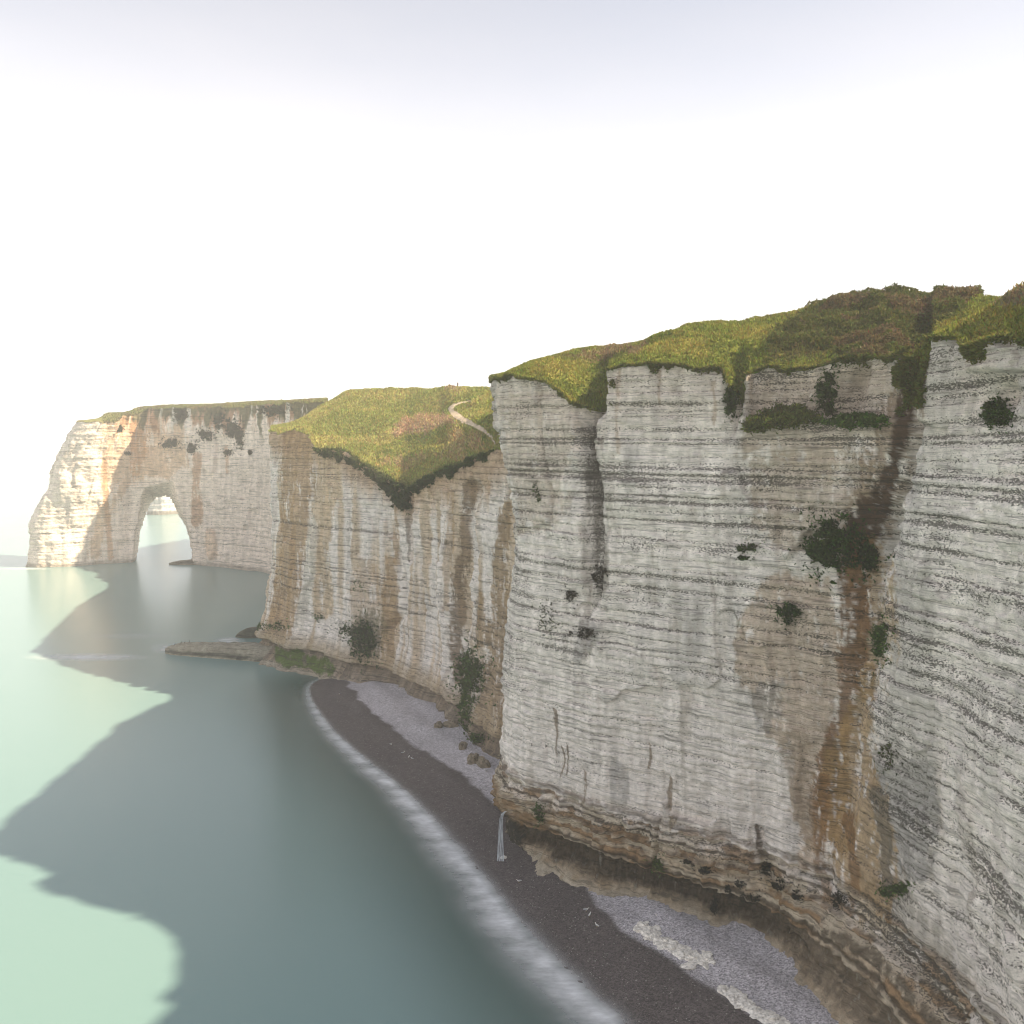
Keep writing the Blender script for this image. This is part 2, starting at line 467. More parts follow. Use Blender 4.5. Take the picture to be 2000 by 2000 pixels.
# ------------------------------------------------------------------ sea
WL = [(640, 1275), (612, 1279), (592, 1287), (582, 1300), (592, 1330), (640, 1392), (700, 1440), (765, 1492), (832, 1560), (902, 1642),
      (965, 1722), (1040, 1802), (1118, 1880), (1180, 1932)]
W = [ground(*p)[:2] for p in WL]
W = np.array([(-40, 236)] + W + [(20, 78), (27, 62), (33, 40)])
Wd = resample(chaikin(W, 2), 0.5)

def sea_mesh():
    def ax(a, b, step, lo, hi, n):
        c = np.arange(a, b, step)
        l = a - np.geomspace(step, a - lo, n)[::-1]; h = b - step + np.geomspace(step, hi - b + step, n)
        return np.concatenate([l, c, h])
    xs = ax(-330, 60, 3, -9000, 6000, 28); ys = ax(20, 520, 3, -1500, 12000, 28)
    X, Y = np.meshgrid(xs, ys); Z = 0 * X
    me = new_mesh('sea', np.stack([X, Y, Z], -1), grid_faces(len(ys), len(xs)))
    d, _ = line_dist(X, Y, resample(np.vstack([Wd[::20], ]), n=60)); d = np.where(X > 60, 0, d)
    attr_float(me, 'shade_fade', np.clip(d / 24.0, 0, 1).ravel())      # inshore darkening: cliff shade painted into the sea colour, along with water depth
    return me

m, nt, b, _ = mat_new('sea_water'); t = NT(nt)
blot = t.noise(0.012, (1, 1, 1), 3, 0.5)
rip = t.noise(0.9, (0.35, 1.6, 1), 3, 0.6); swell = t.noise(0.05, (0.5, 1.2, 1), 2, 0.5)
c = t.mix(t.rng(blot, 0.3, 0.7, 0, 1), (0.158, 0.266, 0.258, 1), (0.176, 0.282, 0.268, 1))
c = t.mix(t.rng(t.attr('shade_fade').outputs['Fac'], 0.02, 1.0, 0, 1, True), (0.045, 0.090, 0.086, 1), c)
nt.links.new(c, b.inputs['Base Color'])
b.inputs['Roughness'].default_value = 0.24; b.inputs['IOR'].default_value = 1.36
t.bump(t.math('ADD', t.math('MULTIPLY', rip, 0.25), swell), 0.10, 0.5, b)
M_sea = m
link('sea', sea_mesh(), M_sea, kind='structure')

# ------------------------------------------------------------------ beach
LAND = [(-36, 237), (-24, 225), (-6, 192), (4, 165), (12, 145), (22, 128), (40, 112), (50, 92), (52, 70), (52, 40)]
nb = 520
A = resample(chaikin(W, 2), n=nb); B = resample(chaikin(LAND, 2), n=nb)
dirn = (B - A) / np.linalg.norm(B - A, axis=1, keepdims=True)
A0 = A - dirn * 10
vv = np.linspace(0, 1, 150)[:, None, None]
P2 = A0[None] * (1 - vv) + B[None] * vv
BX, BY = P2[..., 0], P2[..., 1]
dd = np.full(BX.shape, 1e9)
for q in Wd[::3]: dd = np.minimum(dd, np.hypot(BX - q[0], BY - q[1]))
ar = np.linalg.norm(P2 - A0[None], axis=-1)
sgn = np.where(ar > 10, 1, -1)
sd = dd * sgn
BZ = np.where(sd < 0, sd * 0.10, 3.4 * (1 - np.exp(-sd / 16))) + 0.10 * fbm(BX / 3, BY / 3, 0 * BX, 3, 61) * sstep(0.5, 6, sd)
BZ += 0.12 * np.sin(sd * 0.9 + 1.5 * fbm(BX / 12, BY / 12, 0 * BX, 2, 65)) * sstep(2, 8, sd)
bpx, bpy_ = project(BX, BY, BZ)
wx = bpx + 10 * fbm(BX / 5, BY / 5, 0 * BX, 4, 71); wy = bpy_ + 10 * fbm(BX / 5, BY / 5, 0 * BX + 5, 4, 73)
dry1 = poly_sd(wx, wy, [(648, 1280), (690, 1330), (730, 1368), (790, 1408), (870, 1462), (935, 1516), (1000, 1500), (900, 1300), (700, 1260)])
dry2 = poly_sd(wx, wy, [(1055, 1640), (1108, 1668), (1122, 1695), (1180, 1752), (1240, 1792), (1330, 1852), (1380, 1885), (1460, 1945), (1800, 1980), (1700, 1700), (1200, 1600)])
mid2 = poly_sd(wx, wy, [(1190, 1760), (1240, 1770), (1330, 1830), (1420, 1890), (1500, 1950), (1450, 1950), (1330, 1865), (1240, 1805)])
dry = np.maximum(sstep(-5, 4, dry1), sstep(-7, 5, dry2))
wet = 1 - sstep(0, 3.5, sd + 0.8 * fbm(BX / 3, BY / 3, 0 * BX, 3, 77))
tint = np.array([0.092, 0.076, 0.077]) * (1 - dry[..., None]) + np.array([0.45, 0.425, 0.45]) * dry[..., None]
tint = tint * (1 - 0.30 * wet[..., None])
tint = tint * (1 + 0.16 * fbm(BX / 6, BY / 6, 0 * BX, 4, 79))[..., None]
me = new_mesh('beach', np.stack([BX, BY, BZ], -1), grid_faces(*BX.shape))
attr_color(me, 'tint', tint.reshape(-1, 3)); attr_float(me, 'wet', wet.ravel())
m, nt, b, _ = mat_new('shingle'); t = NT(nt)
v1 = t.n('ShaderNodeTexVoronoi'); v1.inputs['Scale'].default_value = 7.0; t.set(v1.inputs['Vector'], t.position())
peb = t.n('ShaderNodeSeparateColor'); nt.links.new(v1.outputs['Color'], peb.inputs[0])
c = t.scale(t.attr('tint').outputs['Color'], t.rng(peb.outputs[0], 0, 1, 0.45, 1.5))
c = t.scale(c, t.rng(t.noise(1.2, detail=4), 0.3, 0.7, 0.85, 1.15))
spk = t.rng(peb.outputs[1], 0.982, 0.985, 0, 0.55)
c = t.mix(spk, c, (0.42, 0.40, 0.38, 1))
nt.links.new(c, b.inputs['Base Color'])
nt.links.new(t.rng(t.attr('wet').outputs['Fac'], 0, 1, 0.85, 0.42), b.inputs['Roughness'])
b.inputs['Specular IOR Level'].default_value = 0.3
t.bump(v1.outputs['Distance'], 0.5, 0.08, b)
M_shingle = m
link('beach', me, M_shingle, kind='structure')

def beach_z(x, y):
    i = np.argmin(((BX - x) ** 2 + (BY - y) ** 2).ravel()); return float(BZ.ravel()[i])

def on_beach(dx, dy):
    i = np.argmin(((bpx - dx) ** 2 + (bpy_ - dy) ** 2).ravel())
    return np.array([BX.ravel()[i], BY.ravel()[i], BZ.ravel()[i]])

# ------------------------------------------------------------------ main cliff
LIP1 = [(700, 742), (915, 742), (922, 736), (950, 718), (985, 706), (1030, 716), (1060, 732), (1085, 752), (1110, 768), (1135, 764), (1146, 740), (1152, 704),
        (1185, 699), (1240, 691), (1300, 690), (1360, 700), (1376, 738), (1385, 768), (1393, 745), (1405, 716), (1440, 692), (1500, 686), (1560, 681), (1600, 673),
        (1640, 668), (1680, 667), (1697, 692), (1712, 732), (1732, 727), (1748, 690), (1760, 657), (1800, 642), (1830, 637), (1870, 650), (1900, 640), (1932, 632), (2300, 560)]
PLAN1 = [(40.2, 52), (40.2, 68), (40.6, 78), (39.0, 83), (38.6, 90), (36.0, 96.5), (30, 103.5), (20, 110.5), (10, 117.5), (4.2, 122.0), (0.8, 126.5),
         (-0.9, 133), (0.3, 141), (4, 152), (8, 163)]
S = make_sheet(PLAN1, 0.165, -1.0, LIP1, 560)
tab1 = bed_table(101)
zz = S.Z + 0.25 * fbm(S.X / 30, S.Y / 30, S.Z / 60, 2, 5) + 0.06 * fbm(S.X / 2.5, S.Y / 2.5, S.Z / 4, 3, 6) + 0.018 * (S.X - 10)
bnd, stp, bidx = bed_eval(zz, tab1, 101)
px, py = S.px, S.py
O = rough(S, 1.6, 0.75, 0.20, 200)
hz = noise3(bidx * 3.17, S.s / 5.0, 0 * S.Z, 31)
O += stp * 0.13 + hz * 0.15 - 0.22 * bnd
O += slabs_relief(S, 8.5, 17, 1.15, 210, 0.35) + slabs_relief(S, 2.9, 5.5, 0.42, 230, 0.22) + slabs_relief(S, 1.1, 1.4, 0.18, 250, 0.15)
O += 0.22 * np.abs(noise3(S.X / 1.1, S.Y / 1.1, S.Z / 9, 37)) - 0.1                         # vertical joints
# gully between the two buttresses, and the chimney beside the prow block
wpx, wpy = warp(S, 7)
gd, gw = line_dist(wpx, wpy, [(1722, 650, 26), (1705, 760, 22), (1690, 850, 20), (1672, 930, 26), (1640, 1000, 36), (1615, 1090, 34), (1615, 1200, 32), (1610, 1300, 28), (1585, 1420, 30), (1570, 1560, 24), (1560, 1680, 12)])
gz = np.interp(py, [640, 760, 950, 1100, 1300, 1600, 1720], [11, 9.5, 6.5, 4.5, 2.6, 1.2, 0.2])
O -= gz * np.exp(-(gd / gw) ** 2)
cdist, cw = line_dist(wpx, wpy, [(1120, 745, 20), (1110, 800, 10), (1108, 850, 9), (1120, 920, 12), (1126, 1010, 12), (1132, 1110, 9), (1110, 1200, 5)])
O -= np.interp(py, [740, 800, 900, 1100, 1200], [5.0, 4.2, 2.8, 1.5, 0.1]) * np.exp(-(cdist / cw) ** 2)
c2, w2 = line_dist(wpx, wpy, [(1384, 735, 12), (1384, 775, 9), (1378, 830, 3)])
O -= np.interp(py, [690, 770, 830], [5, 2.5, 0.2]) * np.exp(-(c2 / w2) ** 2)
c3, w3 = line_dist(wpx, wpy, [(1580, 690, 14), (1560, 745, 22), (1550, 785, 16)])
O -= 2.2 * np.exp(-(c3 / w3) ** 2)
up = 1 - sstep(930, 1000, py)
O += 1.9 * sstep(-3, 3, px - 1151 + 4 * noise3(S.Z / 3, 0 * S.Z, 0 * S.Z, 8)) * up * (1 - sstep(1160, 1380, px))
O += 1.0 * np.exp(-((px - 1092) / 15) ** 2) * sstep(770, 800, py) * (1 - sstep(850, 900, py))
O += 0.9 * sstep(-4, 4, wpx - 1085 + (wpy - 960) * 0.10) * (1 - sstep(1095, 1125, px)) * sstep(880, 960, py) * (1 - sstep(1090, 1130, py))
led = (px > 1400) * (px < 1705)
O -= 2.4 * sstep(4, -4, wpy - 792 - 6 * np.sin(px / 31)) * sstep(1402, 1420, px) * (1 - sstep(1650, 1700, px))
O -= 2.2 * np.exp(-(((px - 1885) / 26) ** 2 + ((wpy - 750) / 34) ** 2))
O += 1.2 * sstep(6, -6, py - 700) * np.exp(-((px - 1890) / 60) ** 2)
# prow: the block leans out at its top, narrows at the waist
prow = 1 - sstep(955, 1040, px)
O += prow * np.interp(S.Z, [0, 5.6, 6.4, 9, 12, 25, 45, 58, 64, 70, 76], [0.6, 0.4, 2.0, 2.3, 1.6, 0.6, -0.5, 0.3, 1.4, 2.3, 1.2])
# crack triangle low on the wall
tri, tw = line_dist(wpx, wpy, [(1428, 1560, 3), (1436, 1600, 7), (1450, 1650, 14), (1470, 1690, 16)])
O -= 0.9 * np.exp(-(tri / tw) ** 2)
# wave cut ledge and undercut
e = np.interp(px, [880, 960, 1060, 1200, 1300, 1450, 1600, 1740, 1932], [0.9, 1.0, 1.2, 1.8, 2.6, 4.6, 6.2, 6.5, 6.5])
zw = S.Z + 0.5 * fbm(S.X / 8, S.Y / 8, 0 * S.Z, 3, 91)
pr = np.interp(zw.ravel(), [-2, 0, 1.5, 2.6, 3.6, 5.6, 6.2, 6.7, 7.6, 8.6, 10.2, 12.0, 14.5], [2.8, 2.0, 1.2, 0.0, -1.1, -1.5, -1.1, 0.75, 0.75, 0.55, 0.3, 0.08, 0]).reshape(zw.shape)
slope = np.interp(zw.ravel(), [-2, 1, 3, 6, 8, 9.6, 11.5], [1.25, 1.1, 0.95, 0.62, 0.40, 0.16, 0]).reshape(zw.shape)
wide = sstep(1380, 1620, px)
O += (pr * 1.5 * (1 - wide) + (slope * e * 0.9 + 0.85 * pr) * wide) + (e - 1.5) * (1 - wide) * np.clip(pr, 0, 1) * 0.8
tipk = sstep(1040, 965, px); O -= tipk * (np.clip(pr * 1.5, 0, 9) * 0.9 * (zw < 5.8) + 0.1 * (1 - sstep(5.6, 6.4, zw)))
cove = np.sin(S.s / 4.3 + 1.3 * fbm(S.s / 9, 0 * S.s, 0 * S.s, 2, 15))
O -= 0.55 * cove * (1 - sstep(6.0, 6.8, zw)) * (1 - 0.5 * wide)
foot = 1 - sstep(11.5, 14.5, zw)
fb, fstp, fi_ = bed_eval(S.Z + 0.3 * fbm(S.X / 6, S.Y / 6, 0 * S.Z, 3, 95), bed_table(177, lo=0.3, hi=0.9), 177)
O += foot * (0.38 * fstp * sstep(5.5, 6.5, zw) + 0.55 * fbm(S.X / 2.2, S.Y / 2.2, S.Z / 1.5, 4, 97, 0.6) + 0.22 * fbm(S.X / 0.5, S.Y / 0.5, S.Z / 0.35, 3, 98) + slabs_relief(S, 2.2, 1.8, 0.45, 270, 0.2))
S.O = O
push(S); wp = warp(S, 8); px, py = S.px, S.py
# colours of the rock
nA = fbm(S.X / 9, S.Y / 9, S.Z / 12, 4, 301); nB = fbm(S.X / 2.2, S.Y / 2.2, S.Z / 1.2, 3, 305)
S.tint *= (1 + 0.10 * nA + 0.05 * nB)[..., None]
S.band = np.clip(bnd * (0.85 + 0.35 * fbm(S.X / 6, S.Y / 6, S.Z / 5, 3, 311)) + 0.42 * sstep(-0.15, 0.5, fbm(S.X / 8, S.Y / 8, S.Z / 3.0, 3, 313)) + 0.10, 0, 1.1)
S.band = np.clip(S.band + 0.55 * np.exp(-(cdist / (cw * 1.2)) ** 2) * sstep(790, 830, py) * (1 - sstep(1100, 1200, py)), 0, 1.15)
lower = sstep(1180, 1350, py) * (1 - sstep(1500, 1700, px))
S.band *= 1 - 0.42 * lower
mixin(S, 0.6 * (1 - sstep(700, 900, py + 30 * nA)), (0.54, 0.455, 0.375))
mixin(S, np.clip(0.6 * nB * sstep(0.0, 0.4, nA), 0, 0.5) * (1 - sstep(800, 960, py)), (0.52, 0.40, 0.27))
G_ = (0.36, 0.345, 0.33)
mixin(S, 0.45 * sstep(0.0, 0.5, fbm(S.X / 6, S.Y / 6, S.Z / 18, 5, 321, 0.6)), G_)
mixin(S, 0.55 * sstep(0.1, 0.5, fbm(S.X / 1.3, S.Y / 1.3, S.Z / 14, 4, 323)) * sstep(-0.3, 0.3, nA), (0.40, 0.345, 0.285))
patch(S, wp, [(1395, 1170), (1450, 1080), (1560, 1090), (1600, 1250), (1570, 1420), (1540, 1640), (1510, 1640), (1492, 1460), (1445, 1375), (1385, 1270)], (0.46, 0.355, 0.265), 0.8, 12)
patch(S, wp, [(1420, 850), (1640, 830), (1690, 900), (1620, 1000), (1500, 1060), (1420, 1000)], (0.43, 0.345, 0.265), 0.75, 25)
patch(S, wp, [(1400, 700), (1690, 670), (1700, 820), (1560, 900), (1400, 850)], (0.46, 0.37, 0.285), 0.65, 25)
patch(S, wp, [(930, 740), (1130, 740), (1090, 850), (1060, 1000), (960, 1010)], (0.53, 0.44, 0.355), 0.65, 20)
patch(S, wp, [(1400, 1300), (1470, 1290), (1480, 1350), (1430, 1380)], (0.30, 0.285, 0.275), 0.6, 18)
patch(S, wp, [(1640, 1420), (1770, 1440), (1772, 1540), (1760, 1660), (1690, 1650), (1640, 1560)], (0.235, 0.225, 0.21), 0.72, 14)
patch(S, wp, [(1690, 1080), (1770, 1060), (1775, 1480), (1650, 1480)], (0.40, 0.375, 0.335), 0.5, 16)
patch(S, wp, [(1600, 1660), (1690, 1640), (1800, 1780), (1870, 1920), (1780, 1932), (1650, 1760)], (0.33, 0.30, 0.245), 0.6, 20)
SOIL, RUST, OCHRE = (0.075, 0.042, 0.025), (0.20, 0.098, 0.036), (0.36, 0.232, 0.100)
stroke(S, wp, [(1705, 770, 34), (1680, 850, 40), (1655, 930, 46), (1625, 1000, 50)], (0.27, 0.195, 0.13), 0.8, 0.8, 0.6)  # brown stain, darkened and widened to paint in the gully recess's shade
stroke(S, wp, [(1725, 690, 26), (1712, 760, 20), (1695, 840, 14), (1685, 880, 16), (1668, 925, 24), (1640, 980, 32), (1620, 1040, 36)], SOIL, 0.93, 0.4, 0.15)
stroke(S, wp, [(1640, 1060, 40), (1648, 1120, 42), (1645, 1200, 40), (1640, 1280, 32)], (0.40, 0.28, 0.15), 0.75, 0.8, 0.5)
stroke(S, wp, [(1612, 1050, 40), (1612, 1110, 28), (1614, 1180, 30), (1608, 1240, 28), (1605, 1300, 16), (1590, 1360, 18), (1570, 1430, 26), (1570, 1500, 34), (1585, 1590, 28)], RUST, 0.85)
stroke(S, wp, [(1640, 1270, 16), (1625, 1330, 20), (1608, 1400, 34), (1600, 1470, 56), (1605, 1560, 72), (1640, 1650, 55), (1650, 1720, 30)], OCHRE, 0.80, 0.6, 0.5)
stroke(S, wp, [(1550, 1480, 20), (1545, 1560, 16), (1548, 1640, 10), (1565, 1700, 8)], RUST, 0.7)
stroke(S, wp, [(1600, 1540, 10), (1612, 1640, 7), (1615, 1720, 6)], RUST, 0.7)
stroke(S, wp, [(1655, 1500, 14), (1668, 1580, 12), (1672, 1680, 10)], (0.16, 0.14, 0.11), 0.75)
stroke(S, wp, [(1500, 1400, 26), (1515, 1500, 20), (1525, 1600, 9)], (0.34, 0.26, 0.19), 0.6)
stroke(S, wp, [(1108, 800, 9), (1112, 850, 12), (1122, 920, 14), (1128, 1010, 16), (1134, 1110, 13)], (0.20, 0.17, 0.14), 0.6, 0.7, 0.9)
stroke(S, wp, [(1100, 1000, 8), (1110, 1110, 9), (1100, 1220, 8)], (0.36, 0.30, 0.26), 0.5)
stroke(S, wp, [(1110, 1190, 22), (1095, 1240, 14)], (0.30, 0.28, 0.27), 0.6)
for x0, y0, y1, w in ((1062, 1405, 1470, 2.5), (1072, 1400, 1460, 2), (1100, 1450, 1520, 3.5), (1228, 1405, 1450, 3), (1262, 1470, 1530, 5), (1265, 1540, 1570, 7), (1048, 1340, 1430, 3)):
    stroke(S, wp, [(x0, y0, w * 0.6), (x0 + 3, (y0 + y1) / 2, w), (x0 - 2, y1, w * 0.5)], (0.20, 0.14, 0.085), 0.8)
stroke(S, wp, [(1165, 1450, 16), (1168, 1510, 14)], (0.30, 0.285, 0.27), 0.55)
stroke(S, wp, [(1428, 1555, 4), (1436, 1600, 8), (1450, 1650, 14), (1475, 1690, 18)], (0.075, 0.050, 0.036), 0.9)
for x0, y0, y1 in ((1345, 720, 800), (1240, 700, 760), (1165, 700, 860), (1420, 700, 800)):
    stroke(S, wp, [(x0, y0, 5), (x0 + 2, y1, 3)], (0.34, 0.25, 0.17), 0.6)
# ledge, undercut wall, toe
zl = S.Z + 0.6 * fbm(S.X / 5, S.Y / 5, S.Z / 2, 3, 331)
mixin(S, 0.85 * (1 - sstep(9.0, 13.0, zl + 1.2 * wide)), np.array([0.40, 0.30, 0.185]))
mixin(S, 0.55 * (1 - sstep(7.4, 9.2, zl)) * sstep(-0.2, 0.4, fbm(S.X / 3, S.Y / 3, S.Z / 0.5, 3, 335)), (0.20, 0.135, 0.075))
vst = fbm(S.X / 0.55, S.Y / 0.55, S.Z / 7, 4, 341, 0.65)
upf = foot * sstep(5.9, 6.7, zl)
hsh = noise3(fi_ * 5.31, S.s / 3.5, 0 * S.s, 51) + 0.5 * fbm(S.X / 1.2, S.Y / 1.2, S.Z / 0.6, 3, 53)
mixin(S, upf * 0.8 * sstep(0.15, 0.45, hsh), (0.25, 0.145, 0.065))
mixin(S, upf * 0.8 * sstep(0.15, 0.45, -hsh), (0.50, 0.425, 0.32))
mixin(S, upf * 0.85 * sstep(0.35, 0.8, fb + 0.35 * fbm(S.X / 0.8, S.Y / 0.8, S.Z / 0.4, 3, 55)), (0.055, 0.036, 0.022))
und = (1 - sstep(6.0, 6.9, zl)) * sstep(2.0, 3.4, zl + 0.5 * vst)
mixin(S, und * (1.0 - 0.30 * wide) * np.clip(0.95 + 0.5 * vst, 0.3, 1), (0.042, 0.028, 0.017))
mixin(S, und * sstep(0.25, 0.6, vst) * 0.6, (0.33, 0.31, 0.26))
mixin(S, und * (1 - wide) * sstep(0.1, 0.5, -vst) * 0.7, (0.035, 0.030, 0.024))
mixin(S, (1 - sstep(1.6, 2.9, zl)) * 0.9, (0.43, 0.375, 0.29))
mixin(S, (1 - sstep(1.6, 3.4, zl)) * sstep(0.15, 0.5, fbm(S.X / 2.5, S.Y / 2.5, S.Z / 2.5, 3, 345)) * 0.6, (0.26, 0.17, 0.08))
S.band *= 1 - 0.75 * (1 - sstep(6.5, 9, zl))
stroke(S, wp, [(930, 1480, 9), (938, 1515, 12), (960, 1535, 10), (1000, 1545, 9), (1030, 1560, 6)], (0.20, 0.125, 0.06), 0.75)
stroke(S, wp, [(950, 1545, 14), (962, 1580, 24), (975, 1610, 16)], (0.02, 0.017, 0.014), 0.95)  # near-black paints in the shade of the recess below the prow lip
stroke(S, wp, [(1560, 1760, 8), (1640, 1800, 12), (1700, 1860, 10), (1770, 1940, 12)], (0.10, 0.075, 0.05), 0.8, 0.7, 0.6)
CL1 = (18, 112, 0)
root1 = link('chalk_cliff', None, loc=CL1, label='tall banded chalk cliff with brown stained gully rising over the dark beach', cat='cliff')
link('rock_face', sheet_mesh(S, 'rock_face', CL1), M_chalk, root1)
S1 = S

WS = np.concatenate([np.linspace(0, 14, 36), np.linspace(14.6, 48, 56), np.geomspace(49, 160, 20)])
R1 = {12.0: {900: 733, 920: 722, 950: 706, 985: 694, 1030: 690, 1060: 702, 1085: 722, 1110: 730, 1135: 722, 1152: 700, 1185: 676, 1240: 655, 1300: 645, 1360: 642, 1385: 643, 1410: 645, 1440: 648, 1490: 640, 1540: 640, 1580: 646, 1640: 634, 1680: 630, 1700: 655, 1720: 690, 1740: 672, 1762: 638, 1800: 612, 1840: 592, 1872: 574, 1932: 543, 2300: 400},
      20.0: {900: 733, 920: 720, 950: 708, 985: 692, 1030: 682, 1060: 684, 1085: 700, 1110: 702, 1135: 692, 1165: 680, 1185: 668, 1240: 632, 1280: 624, 1340: 616, 1400: 622, 1450: 618, 1500: 615, 1600: 600, 1640: 606, 1680: 606, 1720: 640, 1760: 640, 1800: 620, 1840: 605, 1872: 590, 1932: 560, 2300: 420},
      34.0: {900: 735, 950: 713, 1000: 690, 1080: 668, 1110: 664, 1150: 664, 1225: 650, 1280: 625, 1340: 613, 1450: 606, 1500: 592, 1600: 569, 1700: 562, 1760: 575, 1860: 580, 1932: 560, 2300: 440},
      46.0: {900: 736, 950: 716, 1000: 692, 1080: 666, 1130: 655, 1225: 648, 1280: 628, 1340: 614, 1450: 605, 1500: 591, 1600: 566, 1700: 555, 1800: 553, 1860: 562, 1900: 566, 1932: 565, 2300: 470}}
G = terrain(S1, WS, R1, 2, 400, 0.85, lambda q: np.interp(q, [1000, 1060, 1180, 1300], [0.55, 0.5, 0.25, 0.03]))
wq = warp(G, 10, 0.03, 9)
nG = fbm(G.X / 5, G.Y / 5, 0 * G.X, 4, 411)
G.tint[:] = np.array([0.125, 0.145, 0.026])
m = sstep(-0.1, 0.5, nG)[..., None]; G.tint = G.tint * (1 - m) + np.array([0.20, 0.185, 0.042]) * m
BROWN = (0.115, 0.080, 0.042)
patch(G, wq, [(1440, 690), (1470, 612), (1600, 560), (1720, 545), (1870, 550), (1790, 600), (1720, 660), (1700, 700), (1600, 675)], (0.080, 0.074, 0.028), 0.85, 14)
patch(G, wq, [(1050, 675), (1130, 650), (1225, 640), (1225, 660), (1130, 680)], (0.17, 0.115, 0.07), 0.8, 6)
patch(G, wq, [(1880, 575), (1900, 550), (1945, 530), (1945, 570), (1900, 590)], (0.17, 0.13, 0.09), 0.8, 6)
patch(G, wq, [(1690, 690), (1745, 660), (1740, 740), (1700, 740)], SOIL, 0.6, 10)
GT1 = G
me = sheet_mesh(G, 'turf', CL1); link('turf', me, M_turf, root1)

def sample_grid(G, n, mask=None, seed=0, wmax=60):
    """random points on a land grid, evenly per area"""
    r = np.random.default_rng(seed)
    P = np.stack([G.X, G.Y, G.Z], -1)
    a = np.linalg.norm(np.cross(P[1:, :-1] - P[:-1, :-1], P[:-1, 1:] - P[:-1, :-1]), axis=-1)
    a = a * (G.w[1:, :-1] < wmax)
    if mask is not None: a = a * mask[1:, :-1]
    c = np.cumsum(a.ravel()); i = np.searchsorted(c, r.uniform(0, c[-1], n)); iv, iu = np.divmod(np.minimum(i, a.size - 1), a.shape[1])
    fu, fv = r.uniform(0, 1, (2, n, 1))
    p = (P[iv, iu] * (1 - fu) + P[iv, iu + 1] * fu) * (1 - fv) + (P[iv + 1, iu] * (1 - fu) + P[iv + 1, iu + 1] * fu) * fv
    return p, G.tint[iv, iu]

vis = ((G.px > 880) & (G.px < 2000)).astype(float)
scrub_m = sstep(-6, 6, poly_sd(wq[0], wq[1], [(1440, 690), (1470, 618), (1520, 592), (1600, 560), (1720, 545), (1870, 550), (1790, 600), (1720, 660), (1700, 700), (1600, 675), (1520, 640)]))
p, c = sample_grid(G, 56000, vis * (1 - 0.8 * scrub_m), 1, 50)
me = leaf_mesh('grass', p, 0.42, c * 1.25, up=1.6, seed=2, per=2, loc=CL1)
link('grass', me, M_leaf, root1, kind='stuff')
p, c = sample_grid(G, 26000, vis * scrub_m, 3, 58)
nz_ = fbm(p[:, 0] / 2.2, p[:, 1] / 2.2, 0 * p[:, 0], 3, 431)
p[:, 2] += np.clip(0.7 + 1.3 * nz_, 0.05, 3) * rng.uniform(0.2, 1, len(p))
c = np.where((fbm(p[:, 0] / 6, p[:, 1] / 6, 0 * p[:, 0], 3, 433) > -0.08)[:, None], np.array([0.095, 0.105, 0.028]), np.array([0.128, 0.100, 0.048]))
me = leaf_mesh('scrub', p, 0.40, c, up=0.8, seed=5, per=4)
link('scrub', me, M_leaf, None, 'dense brown and green gorse scrub covering the hill above the gully', 'scrub', kind='stuff')

# ------------------------------------------------------------------ grassy headland
LIP2 = [(300, 800), (525, 817), (540, 813), (580, 819), (594, 834), (604, 848), (640, 851), (680, 871), (720, 896), (750, 914), (772, 922), (785, 915), (800, 905), (850, 886),
        (900, 868), (930, 852), (960, 842), (1000, 835), (1100, 820)]
PLAN2 = [(8, 150), (2, 158), (-4, 166), (-9.5, 176), (-15.5, 192), (-26.5, 211), (-44, 226), (-58, 241), (-68, 250), (-73.5, 258), (-73, 270), (-66, 292), (-55, 325)]
S = make_sheet(PLAN2, 0.27, -1.0, LIP2, 300)
tab2 = bed_table(131, lo=0.8, hi=1.9)
zz = S.Z + 0.6 * fbm(S.X / 35, S.Y / 35, S.Z / 60, 2, 45) + 0.08 * fbm(S.X / 3, S.Y / 3, S.Z / 4, 3, 46)
bnd, stp, bidx = bed_eval(zz, tab2, 131)
px, py = S.px, S.py; wpx, wpy = warp(S, 5)
O = rough(S, 1.6, 0.7, 0.22, 500, 1.2)
O += 1.5 * fbm(S.s / 9.0, 0 * S.s, S.Z / 90, 3, 511) - 0.7 * np.abs(noise3(S.s / 3.2, 0 * S.s, S.Z / 30, 517))
O += stp * 0.16 - 0.2 * bnd + slabs_relief(S, 6, 14, 0.8, 530, 0.4) + slabs_relief(S, 2.6, 4.5, 0.3, 540, 0.3)
for pts, dep in (([(772, 930, 6), (768, 1000, 5), (772, 1060, 4)], 2.4), ([(885, 920, 14), (876, 1000, 14), (866, 1120, 13), (858, 1240, 12), (866, 1330, 10)], 2.6),
                 ([(600, 850, 6), (592, 900, 5), (585, 1000, 5), (575, 1100, 5)], 1.0), ([(655, 950, 5), (655, 1050, 4)], 0.9), ([(745, 1040, 5), (762, 1150, 7), (735, 1180, 7)], 1.4),
                 ([(800, 960, 4), (808, 1060, 4)], 0.8), ([(690, 1190, 20), (690, 1230, 22)], 1.2)):
    g, gw = line_dist(wpx, wpy, pts); O -= dep * np.exp(-(g / gw) ** 2)
O += np.interp(S.Z, [0, 5, 12, 20, 35, 50, 70], [3.8, 3.2, 2.0, 1.0, 0.3, 0, 0.2]) * (1 - sstep(560, 640, px))
zw = S.Z + 0.5 * fbm(S.X / 10, S.Y / 10, 0 * S.Z, 3, 591)
pr = np.interp(zw.ravel(), [-2, 0, 1.2, 2.4, 5.0, 5.8, 6.4, 7.6, 9.0, 11.0, 14], [2.6, 2.0, 1.4, 0.6, -0.4, -0.2, 1.0, 1.1, 0.8, 0.5, 0]).reshape(zw.shape)
O += 1.6 * pr
